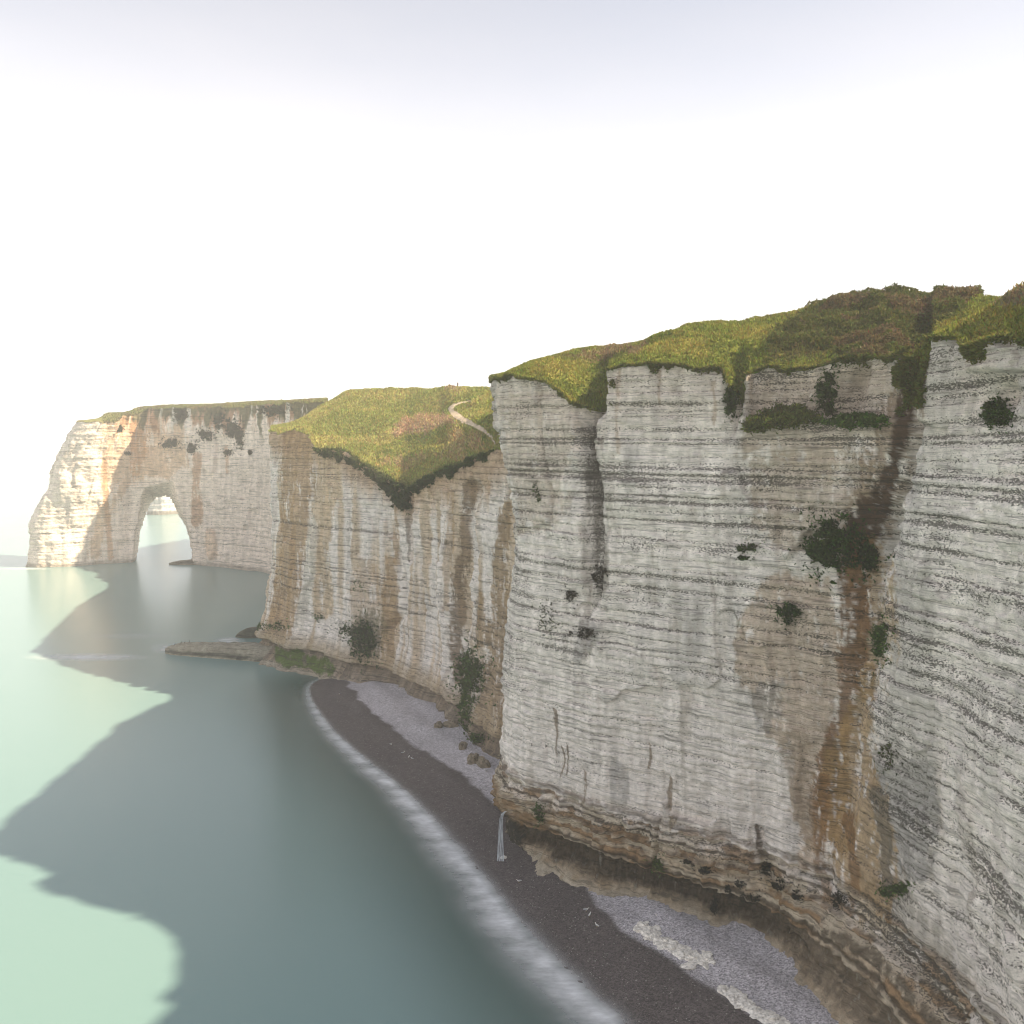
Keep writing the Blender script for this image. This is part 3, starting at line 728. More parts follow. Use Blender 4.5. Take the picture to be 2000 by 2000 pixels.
O -= 0.4 * np.sin(S.s / 3.7 + 2 * fbm(S.s / 12, 0 * S.s, 0 * S.s, 2, 595)) * (1 - sstep(5.8, 6.4, zw))
S.O = O; push(S); wp = warp(S, 6)
nA = fbm(S.X / 11, S.Y / 11, S.Z / 25, 4, 601); nV = fbm(S.s / 3.0, 0 * S.s, S.Z / 40, 3, 605)
S.tint *= (1 + 0.08 * nA)[..., None]
S.band = np.clip(bnd * (0.9 + 0.4 * fbm(S.X / 7, S.Y / 7, S.Z / 6, 3, 611)) + 0.18 * sstep(0, 0.6, nA), 0, 1.0)
TAN, TANL = (0.38, 0.245, 0.125), (0.52, 0.385, 0.245)
mixin(S, 0.75 * sstep(-0.15, 0.40, nV + 0.4 * nA), TANL)
mixin(S, 0.8 * (1 - sstep(2, 10, S.lip[None, :] - S.Z + 6 * nV)), (0.42, 0.27, 0.15))
stroke(S, wp, [(562, 830, 30), (560, 920, 30), (556, 1000, 26), (545, 1080, 26), (535, 1150, 24), (525, 1190, 26)], TAN, 0.85)
stroke(S, wp, [(622, 860, 22), (612, 950, 20), (600, 1040, 18), (610, 1150, 18)], TANL, 0.8)
stroke(S, wp, [(590, 980, 8), (586, 1080, 9), (565, 1180, 10)], (0.62, 0.57, 0.50), 0.8)
stroke(S, wp, [(748, 960, 5), (748, 1060, 6)], TAN, 0.7)
stroke(S, wp, [(735, 1060, 12), (740, 1160, 14), (725, 1240, 12)], TAN, 0.7)
stroke(S, wp, [(690, 1080, 24), (690, 1160, 32), (700, 1240, 30)], TAN, 0.55)
stroke(S, wp, [(772, 930, 5), (768, 1000, 3.5), (772, 1060, 2)], (0.12, 0.09, 0.06), 0.6)
stroke(S, wp, [(888, 910, 10), (880, 980, 12), (870, 1080, 15), (860, 1200, 14), (862, 1280, 10)], (0.20, 0.132, 0.075), 0.8, 0.8, 0.5)
stroke(S, wp, [(850, 930, 8), (845, 1050, 7), (840, 1150, 6)], TAN, 0.6)
stroke(S, wp, [(955, 960, 12), (945, 1080, 16), (938, 1200, 22), (930, 1320, 26), (915, 1430, 30)], (0.29, 0.195, 0.10), 0.85)
stroke(S, wp, [(905, 1120, 7), (905, 1220, 8)], (0.30, 0.19, 0.08), 0.7)
stroke(S, wp, [(700, 1180, 30), (690, 1240, 26)], (0.13, 0.125, 0.075), 0.6)
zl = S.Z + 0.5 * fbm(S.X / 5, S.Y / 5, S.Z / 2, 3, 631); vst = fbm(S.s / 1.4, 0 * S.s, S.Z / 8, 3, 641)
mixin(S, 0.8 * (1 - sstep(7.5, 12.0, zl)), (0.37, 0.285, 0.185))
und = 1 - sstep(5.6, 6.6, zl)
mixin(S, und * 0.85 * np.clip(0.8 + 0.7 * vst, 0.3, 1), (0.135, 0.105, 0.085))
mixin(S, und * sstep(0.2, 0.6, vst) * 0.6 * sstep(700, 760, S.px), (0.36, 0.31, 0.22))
mixin(S, (1 - sstep(0.7, 1.9, zl)) * 0.8, (0.36, 0.32, 0.25))
patch(S, wp, [(524, 1222), (570, 1228), (620, 1240), (636, 1258), (634, 1276), (600, 1274), (560, 1262), (518, 1252)], (0.075, 0.125, 0.014), 0.95, 4, 0.25)
stroke(S, wp, [(578, 1236, 3), (574, 1258, 3)], (0.13, 0.11, 0.08), 0.8)
CL2 = (-40, 232, 0)
root2 = link('headland_cliff', None, loc=CL2, label='ochre streaked chalk headland topped by a sloping green meadow', cat='cliff')
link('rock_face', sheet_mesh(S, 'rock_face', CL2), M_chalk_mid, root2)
S2 = S
WS2 = np.concatenate([np.linspace(0, 20, 40), np.linspace(20.8, 110, 110), np.geomspace(112, 260, 20)])
R2 = {6.0: {500: 812, 540: 809, 570: 808, 594: 822, 604: 836, 640: 842, 680: 860, 720: 883, 750: 893, 772: 897, 800: 888, 850: 872, 900: 857, 930: 843, 960: 832, 1100: 815},
      20.0: {500: 810, 540: 805, 570: 802, 604: 812, 640: 822, 680: 834, 720: 844, 772: 849, 800: 846, 850: 838, 930: 826, 1000: 815, 1100: 800},
      45.0: {500: 808, 540: 803, 560: 797, 580: 788, 600: 780, 640: 775, 700: 780, 772: 790, 850: 785, 930: 780, 1100: 770},
      82.0: {500: 806, 540: 803, 560: 797, 580: 784, 600: 770, 622: 758, 636: 750, 646: 741, 660: 737, 760: 733, 830: 735, 838: 731, 850: 727, 862: 730, 880: 734, 920: 733, 1100: 730}}
G = terrain(S2, WS2, R2, 1, 700, 0.55, 0.05, xr=(500, 1010))
wq = warp(G, 9, 0.03, 19)
nG = fbm(G.X / 9, G.Y / 9, 0 * G.X, 4, 711)
G.tint[:] = np.array([0.22, 0.23, 0.065])
m = sstep(-0.1, 0.45, nG)[..., None]; G.tint = G.tint * (1 - m) + np.array([0.30, 0.275, 0.095]) * m
DRYG = (0.42, 0.29, 0.17)
patch(G, wq, [(735, 805), (800, 785), (858, 782), (872, 800), (835, 812), (780, 822), (742, 828)], (0.38, 0.25, 0.17), 0.8, 7, 0.2)
patch(G, wq, [(850, 805), (900, 815), (932, 838), (930, 850), (880, 880), (810, 872), (770, 890), (700, 868), (760, 858), (830, 850), (840, 825)], DRYG, 0.62, 14, 0.7)
patch(G, wq, [(838, 738), (842, 730), (850, 725), (864, 729), (868, 740)], (0.24, 0.16, 0.12), 0.85, 3)
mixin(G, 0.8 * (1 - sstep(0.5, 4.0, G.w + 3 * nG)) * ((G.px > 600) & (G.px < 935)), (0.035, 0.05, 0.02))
GT2 = G
PATH = [(888, 757, 1.5), (872, 760, 2.2), (856, 765, 3.8), (850, 773, 5.5), (858, 782, 6.5), (874, 793, 6.5), (892, 801, 5.5), (912, 812, 4.5), (928, 826, 3.5), (934, 838, 2.5)]
G.pd, G.pw = line_dist(G.px, G.py, PATH)
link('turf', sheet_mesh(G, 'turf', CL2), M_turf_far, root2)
p, c = sample_grid(G, 60000, ((G.px > 500) & (G.px < 960) & (G.pd > G.pw * 0.95)).astype(float), 11, 92)
link('grass', leaf_mesh('grass', p, 0.62, c * 1.2, up=1.4, seed=12, per=2, loc=CL2), M_leaf, root2, kind='stuff')

# worn chalk path across the meadow
pn = fbm(GT2.X / 2.5, GT2.Y / 2.5, 0 * GT2.X, 3, 741)
kp = (GT2.pd < GT2.pw * (1.0 + 0.35 * pn)) & (GT2.w < 83) & (GT2.w > 1)
V = np.stack([GT2.X, GT2.Y, GT2.Z + 0.10], -1).reshape(-1, 3); fc = grid_faces(GT2.nz, GT2.nu, kp)
uq, inv = np.unique(fc, return_inverse=True)
link('path', new_mesh('path', V[uq], inv.reshape(-1, 4)), plain('trodden_chalk', (0.52, 0.42, 0.30), 0.95, 1.2, 0.35), kind='structure')

# ------------------------------------------------------------------ rock reef running out from the headland
def reef(name, pts, label, cat, mat, tint_fn, seed, n=150, m=60, wob=1.0):
    """ridge along pts (x, y, half width, height)"""
    Q = resample(chaikin(pts, 2), n=n); T = np.gradient(Q[:, :2], axis=0); T /= np.linalg.norm(T, axis=1, keepdims=True)
    N = np.stack([-T[:, 1], T[:, 0]], 1)
    th = np.linspace(-1, 1, m)[:, None]
    prof = 1 - np.abs(th) ** 5
    X = Q[None, :, 0] + N[None, :, 0] * Q[None, :, 2] * th * 1.0; Y = Q[None, :, 1] + N[None, :, 1] * Q[None, :, 2] * th
    Z = -1.2 + (Q[None, :, 3] + 1.2) * prof
    k = wob
    X = X + 0.5 * k * fbm(X / 2.5, Y / 2.5, Z / 1.2, 4, seed); Y = Y + 0.5 * k * fbm(X / 2.5, Y / 2.5, Z / 1.2 + 7, 4, seed + 3)
    Z = Z + (0.35 * k * fbm(X / 2, Y / 2, 0 * X, 4, seed + 6)) * (prof > 0.2)
    tint = tint_fn(X, Y, Z)
    loc = np.array([Q[n // 2, 0], Q[n // 2, 1], 0])
    me = new_mesh(name, np.stack([X, Y, Z], -1).reshape(-1, 3) - loc, grid_faces(m, n))
    attr_color(me, 'tint', tint.reshape(-1, 3)); attr_float(me, 'band', 0.25)
    return link(name, me, mat, None, label, cat, loc=loc)

def reef_tint(X, Y, Z):
    t_ = np.broadcast_to(np.array([0.30, 0.275, 0.215]), X.shape + (3,)).copy()
    k = (1 - sstep(0.7, 1.8, Z + 0.6 * fbm(X / 3, Y / 3, Z, 3, 5)))[..., None]; t_ = t_ * (1 - k) + np.array([0.085, 0.082, 0.065]) * k
    k = (1 - sstep(0.15, 0.5, Z + 0.3 * fbm(X / 4, Y / 4, Z, 3, 8)))[..., None]; t_ = t_ * (1 - k) + np.array([0.36, 0.33, 0.25]) * k
    return t_ * (1 + 0.2 * fbm(X / 2, Y / 2, Z / 2, 3, 9))[..., None]
ga, gb, gc = ground(318, 1237), ground(400, 1241), ground(500, 1247)
k_ = 1 + 4.0 / ga[1]
REEF = [(ga[0] * k_ - 0.5, ga[1] + 4, 1.6, 1.6), (ga[0] * k_ + 3, ga[1] + 4, 3.6, 3.0), (gb[0] * k_, gb[1] + 4, 4.5, 3.4), (gc[0] * k_, gc[1] + 4, 5.0, 4.2), (gc[0] + 14, gc[1] - 3, 5.0, 4.6)]
reef('rock_reef', REEF, 'low dark rock reef jutting into the sea from the headland foot', 'reef', M_chalk_mid, reef_tint, 801)
gd_ = ground(462, 1197, 1.0)
reef('boulder', [(gd_[0] - 3.2, gd_[1] + 1, 0.8, 0.6), (gd_[0] - 1, gd_[1] + 1, 2.2, 2.4), (gd_[0] + 2, gd_[1] + 1, 2.6, 3.2), (gd_[0] + 5, gd_[1] + 1, 2, 3)],
     'dark weedy boulder at the headland corner behind the reef', 'boulder', M_chalk_mid, lambda X, Y, Z: np.broadcast_to(np.array([0.10, 0.10, 0.07]), X.shape + (3,)), 811, 40, 30)

# ------------------------------------------------------------------ sea arch
SIL = [(-1, 0), (24, 0), (32.8, 3), (40, 7), (51.4, 8.4), (58, 12), (65.7, 17), (78.5, 25.5), (90, 30)]
LIP3 = [(0, 795), (150, 797), (190, 793), (200, 785), (240, 782), (265, 771), (330, 770), (400, 768), (460, 766), (500, 763), (560, 760), (620, 758), (900, 750)]
PLAN3 = [(-78, 350), (-92, 385), (-106, 408), (-120, 430), (-135, 447), (-156, 462), (-178, 471), (-198, 479), (-213, 483), (-222, 477), (-232, 468), (-246, 461), (-256, 459), (-262, 463),
         (-262, 474), (-252, 488), (-228, 500)]
S = make_sheet(PLAN3, 0.55, -1.0, LIP3, 190)
t = np.interp(S.C[:, 0], [-262, -245, -225, -205], [1, 0.85, 0.35, 0])[None, :]
S.X += interp_tab(S.Z.ravel(), SIL).reshape(S.Z.shape) * t
S.px, S.py = project(S.X, S.Y, S.Z)
tab3 = bed_table(151, lo=1.0, hi=2.4)
zz = S.Z + 0.8 * fbm(S.X / 40, S.Y / 40, S.Z / 60, 2, 85) + 0.15 * fbm(S.X / 5, S.Y / 5, S.Z / 6, 3, 86)
bnd, stp, bidx = bed_eval(zz, tab3, 151)
px, py = S.px, S.py; wpx, wpy = warp(S, 3, 0.1)
O = rough(S, 2.4, 1.3, 0.35, 850, 1.6) + stp * 0.22 - 0.2 * bnd
O += 1.2 * fbm(S.s / 11, 0 * S.s, S.Z / 90, 3, 861) + slabs_relief(S, 9, 16, 1.1, 865, 0.6) + slabs_relief(S, 4, 6, 0.5, 867, 0.6)
O -= 0.9 * (1 - sstep(0, 10, S.lip[None, :] - S.Z)) * np.clip(1.5 * np.abs(fbm(S.s / 6, 0 * S.s, S.Z / 30, 3, 863)) * 2, 0, 2) * sstep(190, 230, px)
O += np.interp(S.Z, [0, 3, 8, 20], [1.8, 1.2, 0.8, 0])
S.O = O; push(S); px, py = S.px, S.py; wpx, wpy = warp(S, 2.0, 0.12)
OUT = [(246, 1075), (252, 1050), (255, 1005), (263, 972), (266, 940), (272, 920), (300, 912), (328, 908), (332, 930), (340, 960), (352, 985), (361, 1012), (364, 1040), (364, 1075)]
INN = [(256, 1078), (257, 1048), (262, 1005), (272, 975), (282, 952), (296, 938), (306, 935), (320, 938), (328, 953), (338, 976), (350, 992), (358, 1018), (362, 1045), (362, 1078)]
so = poly_sd(wpx, wpy, OUT); si = poly_sd(wpx, wpy, INN)
front = S.s < S.s[0, np.argmin(S.C[:, 0])]
push_in = np.clip(so, 0, None) / (np.clip(so, 0, None) + np.clip(-si, 0, None) + 1e-3)
push_in = np.where((so > 0) & front, np.where(si > 0, 1, push_in), 0)
S.Y = S.Y + 20 * push_in; S.X = S.X - 20 * push_in * 0.43 * 0.9
S.Z = S.Z - 20 * push_in * (S.py * D - HY) / F * np.clip((S.py < 1070), 0, 1)
keep3 = ~((si > 0.2) & front)
wp = (wpx, wpy)
nA = fbm(S.X / 18, S.Y / 18, S.Z / 25, 4, 901); nV = fbm(S.s / 5, 0 * S.s, S.Z / 50, 3, 905)
S.tint[:] = np.array([0.82, 0.70, 0.60]); S.tint *= (1 + 0.08 * nA)[..., None]
S.band = np.clip(bnd * 0.85, 0, 1) * (1 - 0.4 * sstep(240, 200, px))
ORG, ORP = (0.52, 0.28, 0.13), (0.60, 0.41, 0.26)
patch(S, wp, [(196, 800), (260, 775), (345, 800), (360, 880), (330, 900), (275, 905), (240, 930), (205, 990), (180, 1060), (160, 1062), (190, 960), (196, 880)], ORP, 0.75, 10, 0.6)
stroke(S, wp, [(196, 870, 6), (200, 940, 6), (205, 1000, 5), (208, 1050, 6)], ORG, 0.7)
stroke(S, wp, [(372, 860, 8), (370, 920, 8), (372, 985, 10)], (0.45, 0.25, 0.13), 0.75)
stroke(S, wp, [(428, 845, 5), (430, 890, 4)], ORG, 0.6)
stroke(S, wp, [(268, 800, 14), (262, 850, 16), (255, 890, 10)], ORG, 0.7)
stroke(S, wp, [(395, 1010, 12), (400, 1045, 10)], ORP, 0.6)
dep = S.lip[None, :] - S.Z; rib = fbm(S.s / 3.2, 0 * S.s, S.Z / 22, 4, 907, 0.6)
brow = (1 - sstep(5, 11, dep + 16 * rib + 2 * nA)) * sstep(195, 240, px)
mixin(S, 0.9 * brow, (0.42, 0.235, 0.13))
mixin(S, 0.9 * (1 - sstep(4, 9, dep + 14 * fbm(S.s / 4.5 + 40, 0 * S.s, S.Z / 16, 4, 909, 0.6))) * sstep(215, 260, px), (0.13, 0.13, 0.065))
mixin(S, 0.8 * sstep(0.25, 0.5, rib) * (1 - sstep(10, 18, dep)) * sstep(195, 240, px), (0.70, 0.65, 0.58))
mixin(S, 0.7 * (1 - sstep(1, 3, S.Z + nA)), (0.25, 0.215, 0.17))
CL3 = (-190, 470, 0)
root3 = link('arch_cliff', None, loc=CL3, label='distant hazy chalk cliff pierced by a tall sea arch', cat='cliff')
link('rock_face', sheet_mesh(S, 'rock_face', CL3, keep3), M_chalk_far, root3)
S3 = S
# far side of the arch wall
BK = resample(chaikin([(-252, 488), (-236, 500), (-214, 503), (-190, 494), (-165, 488), (-140, 476)], 2), 1.5)
zb = np.linspace(-1, 84, 70)[:, None]
X = np.broadcast_to(BK[:, 0], (70, len(BK))) + interp_tab(zb.ravel(), SIL)[:, None] * np.interp(BK[:, 0], [-252, -210], [0.8, 0])[None]
Y = np.broadcast_to(BK[:, 1], X.shape) + 1.5 * fbm(X / 12, X / 9, zb / 14 + 0 * X, 3, 911); Z = np.broadcast_to(zb, X.shape)
bp = project(X, Y, Z); kb = poly_sd(bp[0], bp[1], INN) < 1.0
me = new_mesh('rear_face', np.stack([X, Y, Z], -1).reshape(-1, 3) - np.array(CL3), grid_faces(*X.shape, keep=kb))
attr_color(me, 'tint', np.broadcast_to((0.6, 0.55, 0.5), X.shape + (3,))); attr_float(me, 'band', 0.4)
link('rear_face', me, M_chalk_far, root3)
WS3 = np.concatenate([np.linspace(0, 30, 30), np.geomspace(31, 200, 16)])
R3 = {12.0: {0: 794, 150: 794, 185: 790, 200: 780, 240: 779, 262: 769, 300: 767, 400: 764, 500: 759, 560: 757, 620: 754, 900: 745},
      26.0: {0: 794, 150: 795, 185: 791, 200: 782, 240: 780, 262: 769, 300: 766, 400: 763, 500: 758, 560: 756, 620: 752, 900: 742}}
nfront = int(np.argmin(S.C[:, 0]))
class _F: pass
Sf = _F(); Sf.X, Sf.Y, Sf.Z, Sf.N = S.X[:, :nfront], S.Y[:, :nfront], S.Z[:, :nfront], S.N[:nfront]
G = terrain(Sf, WS3, R3, 1, 950, 0.4, 0.12)
lim = np.interp(G.X[0], [-262, -235, -200, -140, -110], [6, 22, 24, 40, 200])[None, :]
over = np.clip(G.w - lim, 0, None); G.Z -= np.clip(over, 0, 3)
G.tint[:] = np.array([0.19, 0.195, 0.075])
mixin(G, 0.7 * sstep(0, 0.5, fbm(G.X / 8, G.Y / 8, 0 * G.X, 3, 955)), (0.15, 0.11, 0.06))
link('turf', sheet_mesh(G, 'turf', CL3, over < 6), M_turf_far, root3)
GT3 = G
p, c = sample_grid(G, 7000, ((G.px > 195) & (G.px < 640)).astype(float), 21, 24)
link('grass', leaf_mesh('grass', p, 0.9, c, up=1.2, seed=22, per=2, loc=CL3), M_leaf, root3, kind='stuff')
# rock shelf at the foot of the right leg, and the far stack
g0, g1, g2 = ground(316, 1066), ground(335, 1066), ground(380, 1066)
reef('rock_shelf', [(g0[0], g0[1] + 2, 1.5, 0.8), (g0[0] + 4, g0[1] + 4, 4, 1.6), (g1[0] + 3, g1[1] + 5, 6, 2.0), (g2[0], g2[1] + 8, 9, 2.4)],
     'flat brown rock shelf at the foot of the sea arch', 'rock shelf', M_chalk_far, lambda X, Y, Z: np.broadcast_to(np.array([0.27, 0.235, 0.175]), X.shape + (3,)), 961, 60, 40, 1.2)

def stack():
    c0 = ground(303, 971); nu, nv = 120, 90
    th = np.linspace(0, 2 * np.pi, nu)[None, :]; v = np.linspace(0, 1, nv)[:, None]
    Z = -1 + 58 * v + 0 * th
    R = np.interp(v, [0, 0.05, 0.3, 0.7, 0.92, 1], [15.5, 15.0, 14.2, 10.5, 6, 0.1])
    cx, cy_ = np.cos(th), np.sin(th)
    tb = bed_table(171, lo=1.5, hi=3.2); bn, st, _ = bed_eval(Z, tb, 171)
    R = R * (1 + 0.16 * fbm(cx * 1.6, cy_ * 1.6, Z / 26, 4, 971)) + 0.4 * st - 0.3 * bn
    X = R * cx * 1.0; Y = R * cy_ * 1.3
    me = new_mesh('sea_stack', np.stack([X, Y, Z], -1), grid_faces(nv, nu))
    ti = np.broadcast_to(np.array([0.60, 0.56, 0.52]), X.shape + (3,)).copy()
    k = (1 - sstep(2, 5, Z))[..., None]; ti = ti * (1 - k) + np.array([0.2, 0.18, 0.15]) * k
    attr_color(me, 'tint', ti.reshape(-1, 3)); attr_float(me, 'band', bn.ravel() * 0.9)
    link('sea_stack', me, M_chalk_far, None, 'pale far sea stack seen through the arch', 'sea stack', loc=(c0[0] - 3, c0[1] + 15, 0))
stack()

# ------------------------------------------------------------------ surf along the beach
def foam_material(name):
    m, nt, b, out = mat_new(name); t = NT(nt)
    s_ = t.attr('s').outputs['Fac']
    st = t.noise(0.24, (0.8, 1.2, 1), 4, 0.55); fi = t.noise(1.6, (0.4, 1.4, 1), 3, 0.5)
    n = t.math('ADD', t.math('MULTIPLY', st, 0.82), t.math('MULTIPLY', fi, 0.18))
    a = t.math('MULTIPLY', s_, t.rng(n, 0.28, 0.68, 0.30, 1.15))
    a = t.math('MULTIPLY', a, 0.92, True)
    b.inputs['Base Color'].default_value = (0.86, 0.88, 0.90, 1); b.inputs['Roughness'].default_value = 0.7
    nt.links.new(a, b.inputs['Alpha'])
    return m
M_foam = foam_material('foam')
Q = resample(chaikin(W, 3), 0.6); T = np.gradient(Q, axis=0); T /= np.linalg.norm(T, axis=1, keepdims=True)
NL = np.stack([-T[:, 1], T[:, 0]], 1)                     # towards the land
inl = np.array([dirn[np.argmin(np.hypot(*(A - q).T))] for q in Q]); NL *= np.sign((NL * inl).sum(1, keepdims=True))
ker = np.ones(15) / 15
NL = np.stack([np.convolve(np.pad(NL[:, j], 7, mode='edge'), ker, 'valid') for j in (0, 1)], 1)
wdt = np.interp(Q[:, 1], [60, 90, 140, 180, 215, 235], [6.6, 5.8, 4.6, 3.1, 2.0, 1.4])
nf = 34; sv = np.linspace(-1.5, 0.42, nf)[:, None]
wobs = 1 + 0.18 * fbm(np.arange(len(Q)) / 22.0, 0 * Q[:, 0], 0 * Q[:, 0], 3, 1001)
FX = Q[None, :, 0] + NL[None, :, 0] * sv * wdt * wobs; FY = Q[None, :, 1] + NL[None, :, 1] * sv * wdt * wobs
from mathutils import kdtree
kd = kdtree.KDTree(BX.size)
for i_, (x_, y_) in enumerate(zip(BX.ravel(), BY.ravel())): kd.insert((x_, y_, 0), i_)
kd.balance()
BZf = BZ.ravel()
FZ = np.array([max(0.02, BZf[kd.find((x_, y_, 0))[1]] + 0.05) for x_, y_ in zip(FX.ravel(), FY.ravel())]).reshape(FX.shape)
fs = np.exp(-((sv + 0.22) / np.where(sv < -0.22, 0.58, 0.26)) ** 2) * sstep(-1.5, -1.1, sv) * (1 - sstep(0.25, 0.42, sv)) * np.ones_like(FX)
fs *= np.interp(Q[:, 1], [60, 140, 200, 228, 236], [1, 1, 0.75, 0.4, 0])[None]
me = new_mesh('surf_foam', np.stack([FX, FY, FZ], -1), grid_faces(*FX.shape)); attr_float(me, 's', fs.ravel())
link('surf_foam', me, M_foam, None, 'soft white band of surf along the dark shingle shore', 'surf', kind='stuff')

def foam_patch(dx, dy, rx, ry, label, k=1.0):
    nr, na = 14, 48
    r = np.linspace(0, 1, nr)[:, None]; a = np.linspace(0, 2 * np.pi, na)[None, :]
    P = np.array([ground(dx + rx * q * math.cos(b_), dy + ry * q * math.sin(b_)) for q in r.ravel() for b_ in a.ravel()])
    loc = ground(dx, dy); loc[2] = 0.02
    P[:, 2] = 0.02
    me = new_mesh('wave_foam', P - loc, grid_faces(nr, na)); attr_float(me, 's', np.repeat((1 - r.ravel() ** 1.3) ** 1.2 * k, na))
    link('wave_foam', me, M_foam, None, label, 'foam', group='smoothed wave foam on open water', kind='stuff', loc=loc)
foam_patch(165, 1240, 130, 9, 'long pale streak of wave foam off the reef tip', 0.85)
foam_patch(320, 1224, 42, 12, 'foam swirling round the outer end of the reef', 0.6)
foam_patch(432, 1208, 36, 8, 'small white foam patch beside the weedy boulder', 0.8)
foam_patch(48, 1073, 60, 3, 'thin foam line at the seaward foot of the arch', 0.6)
foam_patch(250, 1200, 110, 7, 'faint foam streak on water between arch and reef', 0.22)

# ------------------------------------------------------------------ shrubs and hanging plants on the rock
GREEN, DKGREEN, LITGREEN, BLACK = (0.070, 0.120, 0.026), (0.052, 0.090, 0.022), (0.115, 0.135, 0.030), (0.034, 0.030, 0.022)
M_stem = plain('stem_bark', (0.09, 0.065, 0.045), 0.9, 6.0)

def tube(pts, rad, sides=5):
    pts = np.asarray(pts, float); V = []; Fs = []
    for i, p in enumerate(pts):
        t_ = pts[min(i + 1, len(pts) - 1)] - pts[max(i - 1, 0)]; t_ = t_ / (np.linalg.norm(t_) + 1e-9)
        u = np.cross(t_, (0.3, 0.5, 0.81)); u /= np.linalg.norm(u) + 1e-9; v = np.cross(t_, u)
        r_ = rad[i] if hasattr(rad, '__len__') else rad
        for k in range(sides):
            an = 2 * math.pi * k / sides; V.append(p + r_ * (math.cos(an) * u + math.sin(an) * v))
    for i in range(len(pts) - 1):
        for k in range(sides):
            Fs.append((i * sides + k, i * sides + (k + 1) % sides, (i + 1) * sides + (k + 1) % sides, (i + 1) * sides + k))
    return np.array(V), np.array(Fs)

def join(parts):
    V, Fs, o = [], [], 0
    for v, f in parts: V.append(v); Fs.append(f + o); o += len(v)
    return np.concatenate(V), np.concatenate(Fs)

SEED = [1000]
def plant_points(S, mask_fn, n, bulge, seed):
    r = np.random.default_rng(seed)
    w = mask_fn(S.px, S.py)
    idx = np.flatnonzero(w.ravel() > 0.02)
    if not len(idx): return None
    ww = w.ravel()[idx]; sel = r.choice(idx, n, p=ww / ww.sum())
    iu = sel % S.nu
    o = (np.array(S.N)[iu] if hasattr(S, 'N') else np.zeros((n, 2)))
    P = np.stack([S.X.ravel()[sel], S.Y.ravel()[sel], S.Z.ravel()[sel]], 1)
    d = bulge * w.ravel()[sel] * r.uniform(0.05, 1, n)
    P[:, 0] += o[:, 0] * d; P[:, 1] += o[:, 1] * d; P[:, 2] += d * 0.15
    P += r.normal(size=P.shape) * 0.06 * max(bulge, 0.3)
    return P, np.concatenate([o, np.full((n, 1), 0.25)], 1)

def blob(dx, dy, rx, ry, rot=0.0, sc=0.09, seed=0):
    def fn(px, py):
        c, s_ = math.cos(rot), math.sin(rot)
        a, b_ = ((px - dx) * c + (py - dy) * s_) / rx, (-(px - dx) * s_ + (py - dy) * c) / ry
        q = a * a + b_ * b_
        out = np.zeros_like(px); m = q < 4
        nn = fbm(px[m] * sc, py[m] * sc, 0 * px[m], 4, seed)
        out[m] = np.clip(1.05 - q[m] + 1.7 * nn, 0, 1); return out
    return fn

def shrub(S, dx, dy, rx, ry, label, n, size, col, bulge, name='shrub', cat='shrub', group=None, rot=0.0, stem=True, fn=None):
    SEED[0] += 7; sd_ = SEED[0]
    res = plant_points(S, fn or blob(dx, dy, rx, ry, rot, 0.09 if S is S1 else 0.2, sd_), n, bulge, sd_)
    if res is None: return
    P, nr = res
    ex = plant_points(S, blob(dx, dy, rx * 1.7, ry * 1.7, rot, 0.12 if S is S1 else 0.25, sd_ + 3), max(30, n // 6), bulge * 0.4, sd_ + 1) if fn is None else None
    if ex is not None: P = np.vstack([P, ex[0]]); nr = np.vstack([nr, ex[1]])
    base = pick(S, dx, dy + ry * 0.4)
    root = link(name, None, loc=base, label=label, cat=cat, group=group)
    cols = np.asarray(col) * (0.55 + 0.9 * rng.random((len(P), 1)) ** 2) * (1 + 0.6 * np.clip(fbm(P[:, 0] / 0.6, P[:, 1] / 0.6, P[:, 2] / 0.6, 2, sd_), -0.5, 1))[:, None]
    link('foliage', leaf_mesh('foliage', P, size, cols, up=0.5, nrm=nr, seed=sd_, per=2, loc=base), M_leaf, root)
    if stem:
        r = np.random.default_rng(sd_); tubes = []
        for k in range(4):
            q = P[r.integers(len(P))]; mid = (base + q) / 2 + r.normal(size=3) * 0.1
            tubes.append(tube([base + r.normal(size=3) * 0.05, mid, q], [size * 0.18, size * 0.12, size * 0.05]))
        V, Fs = join(tubes); link('stem', new_mesh('stem', V - base, Fs), M_stem, root)
    return root

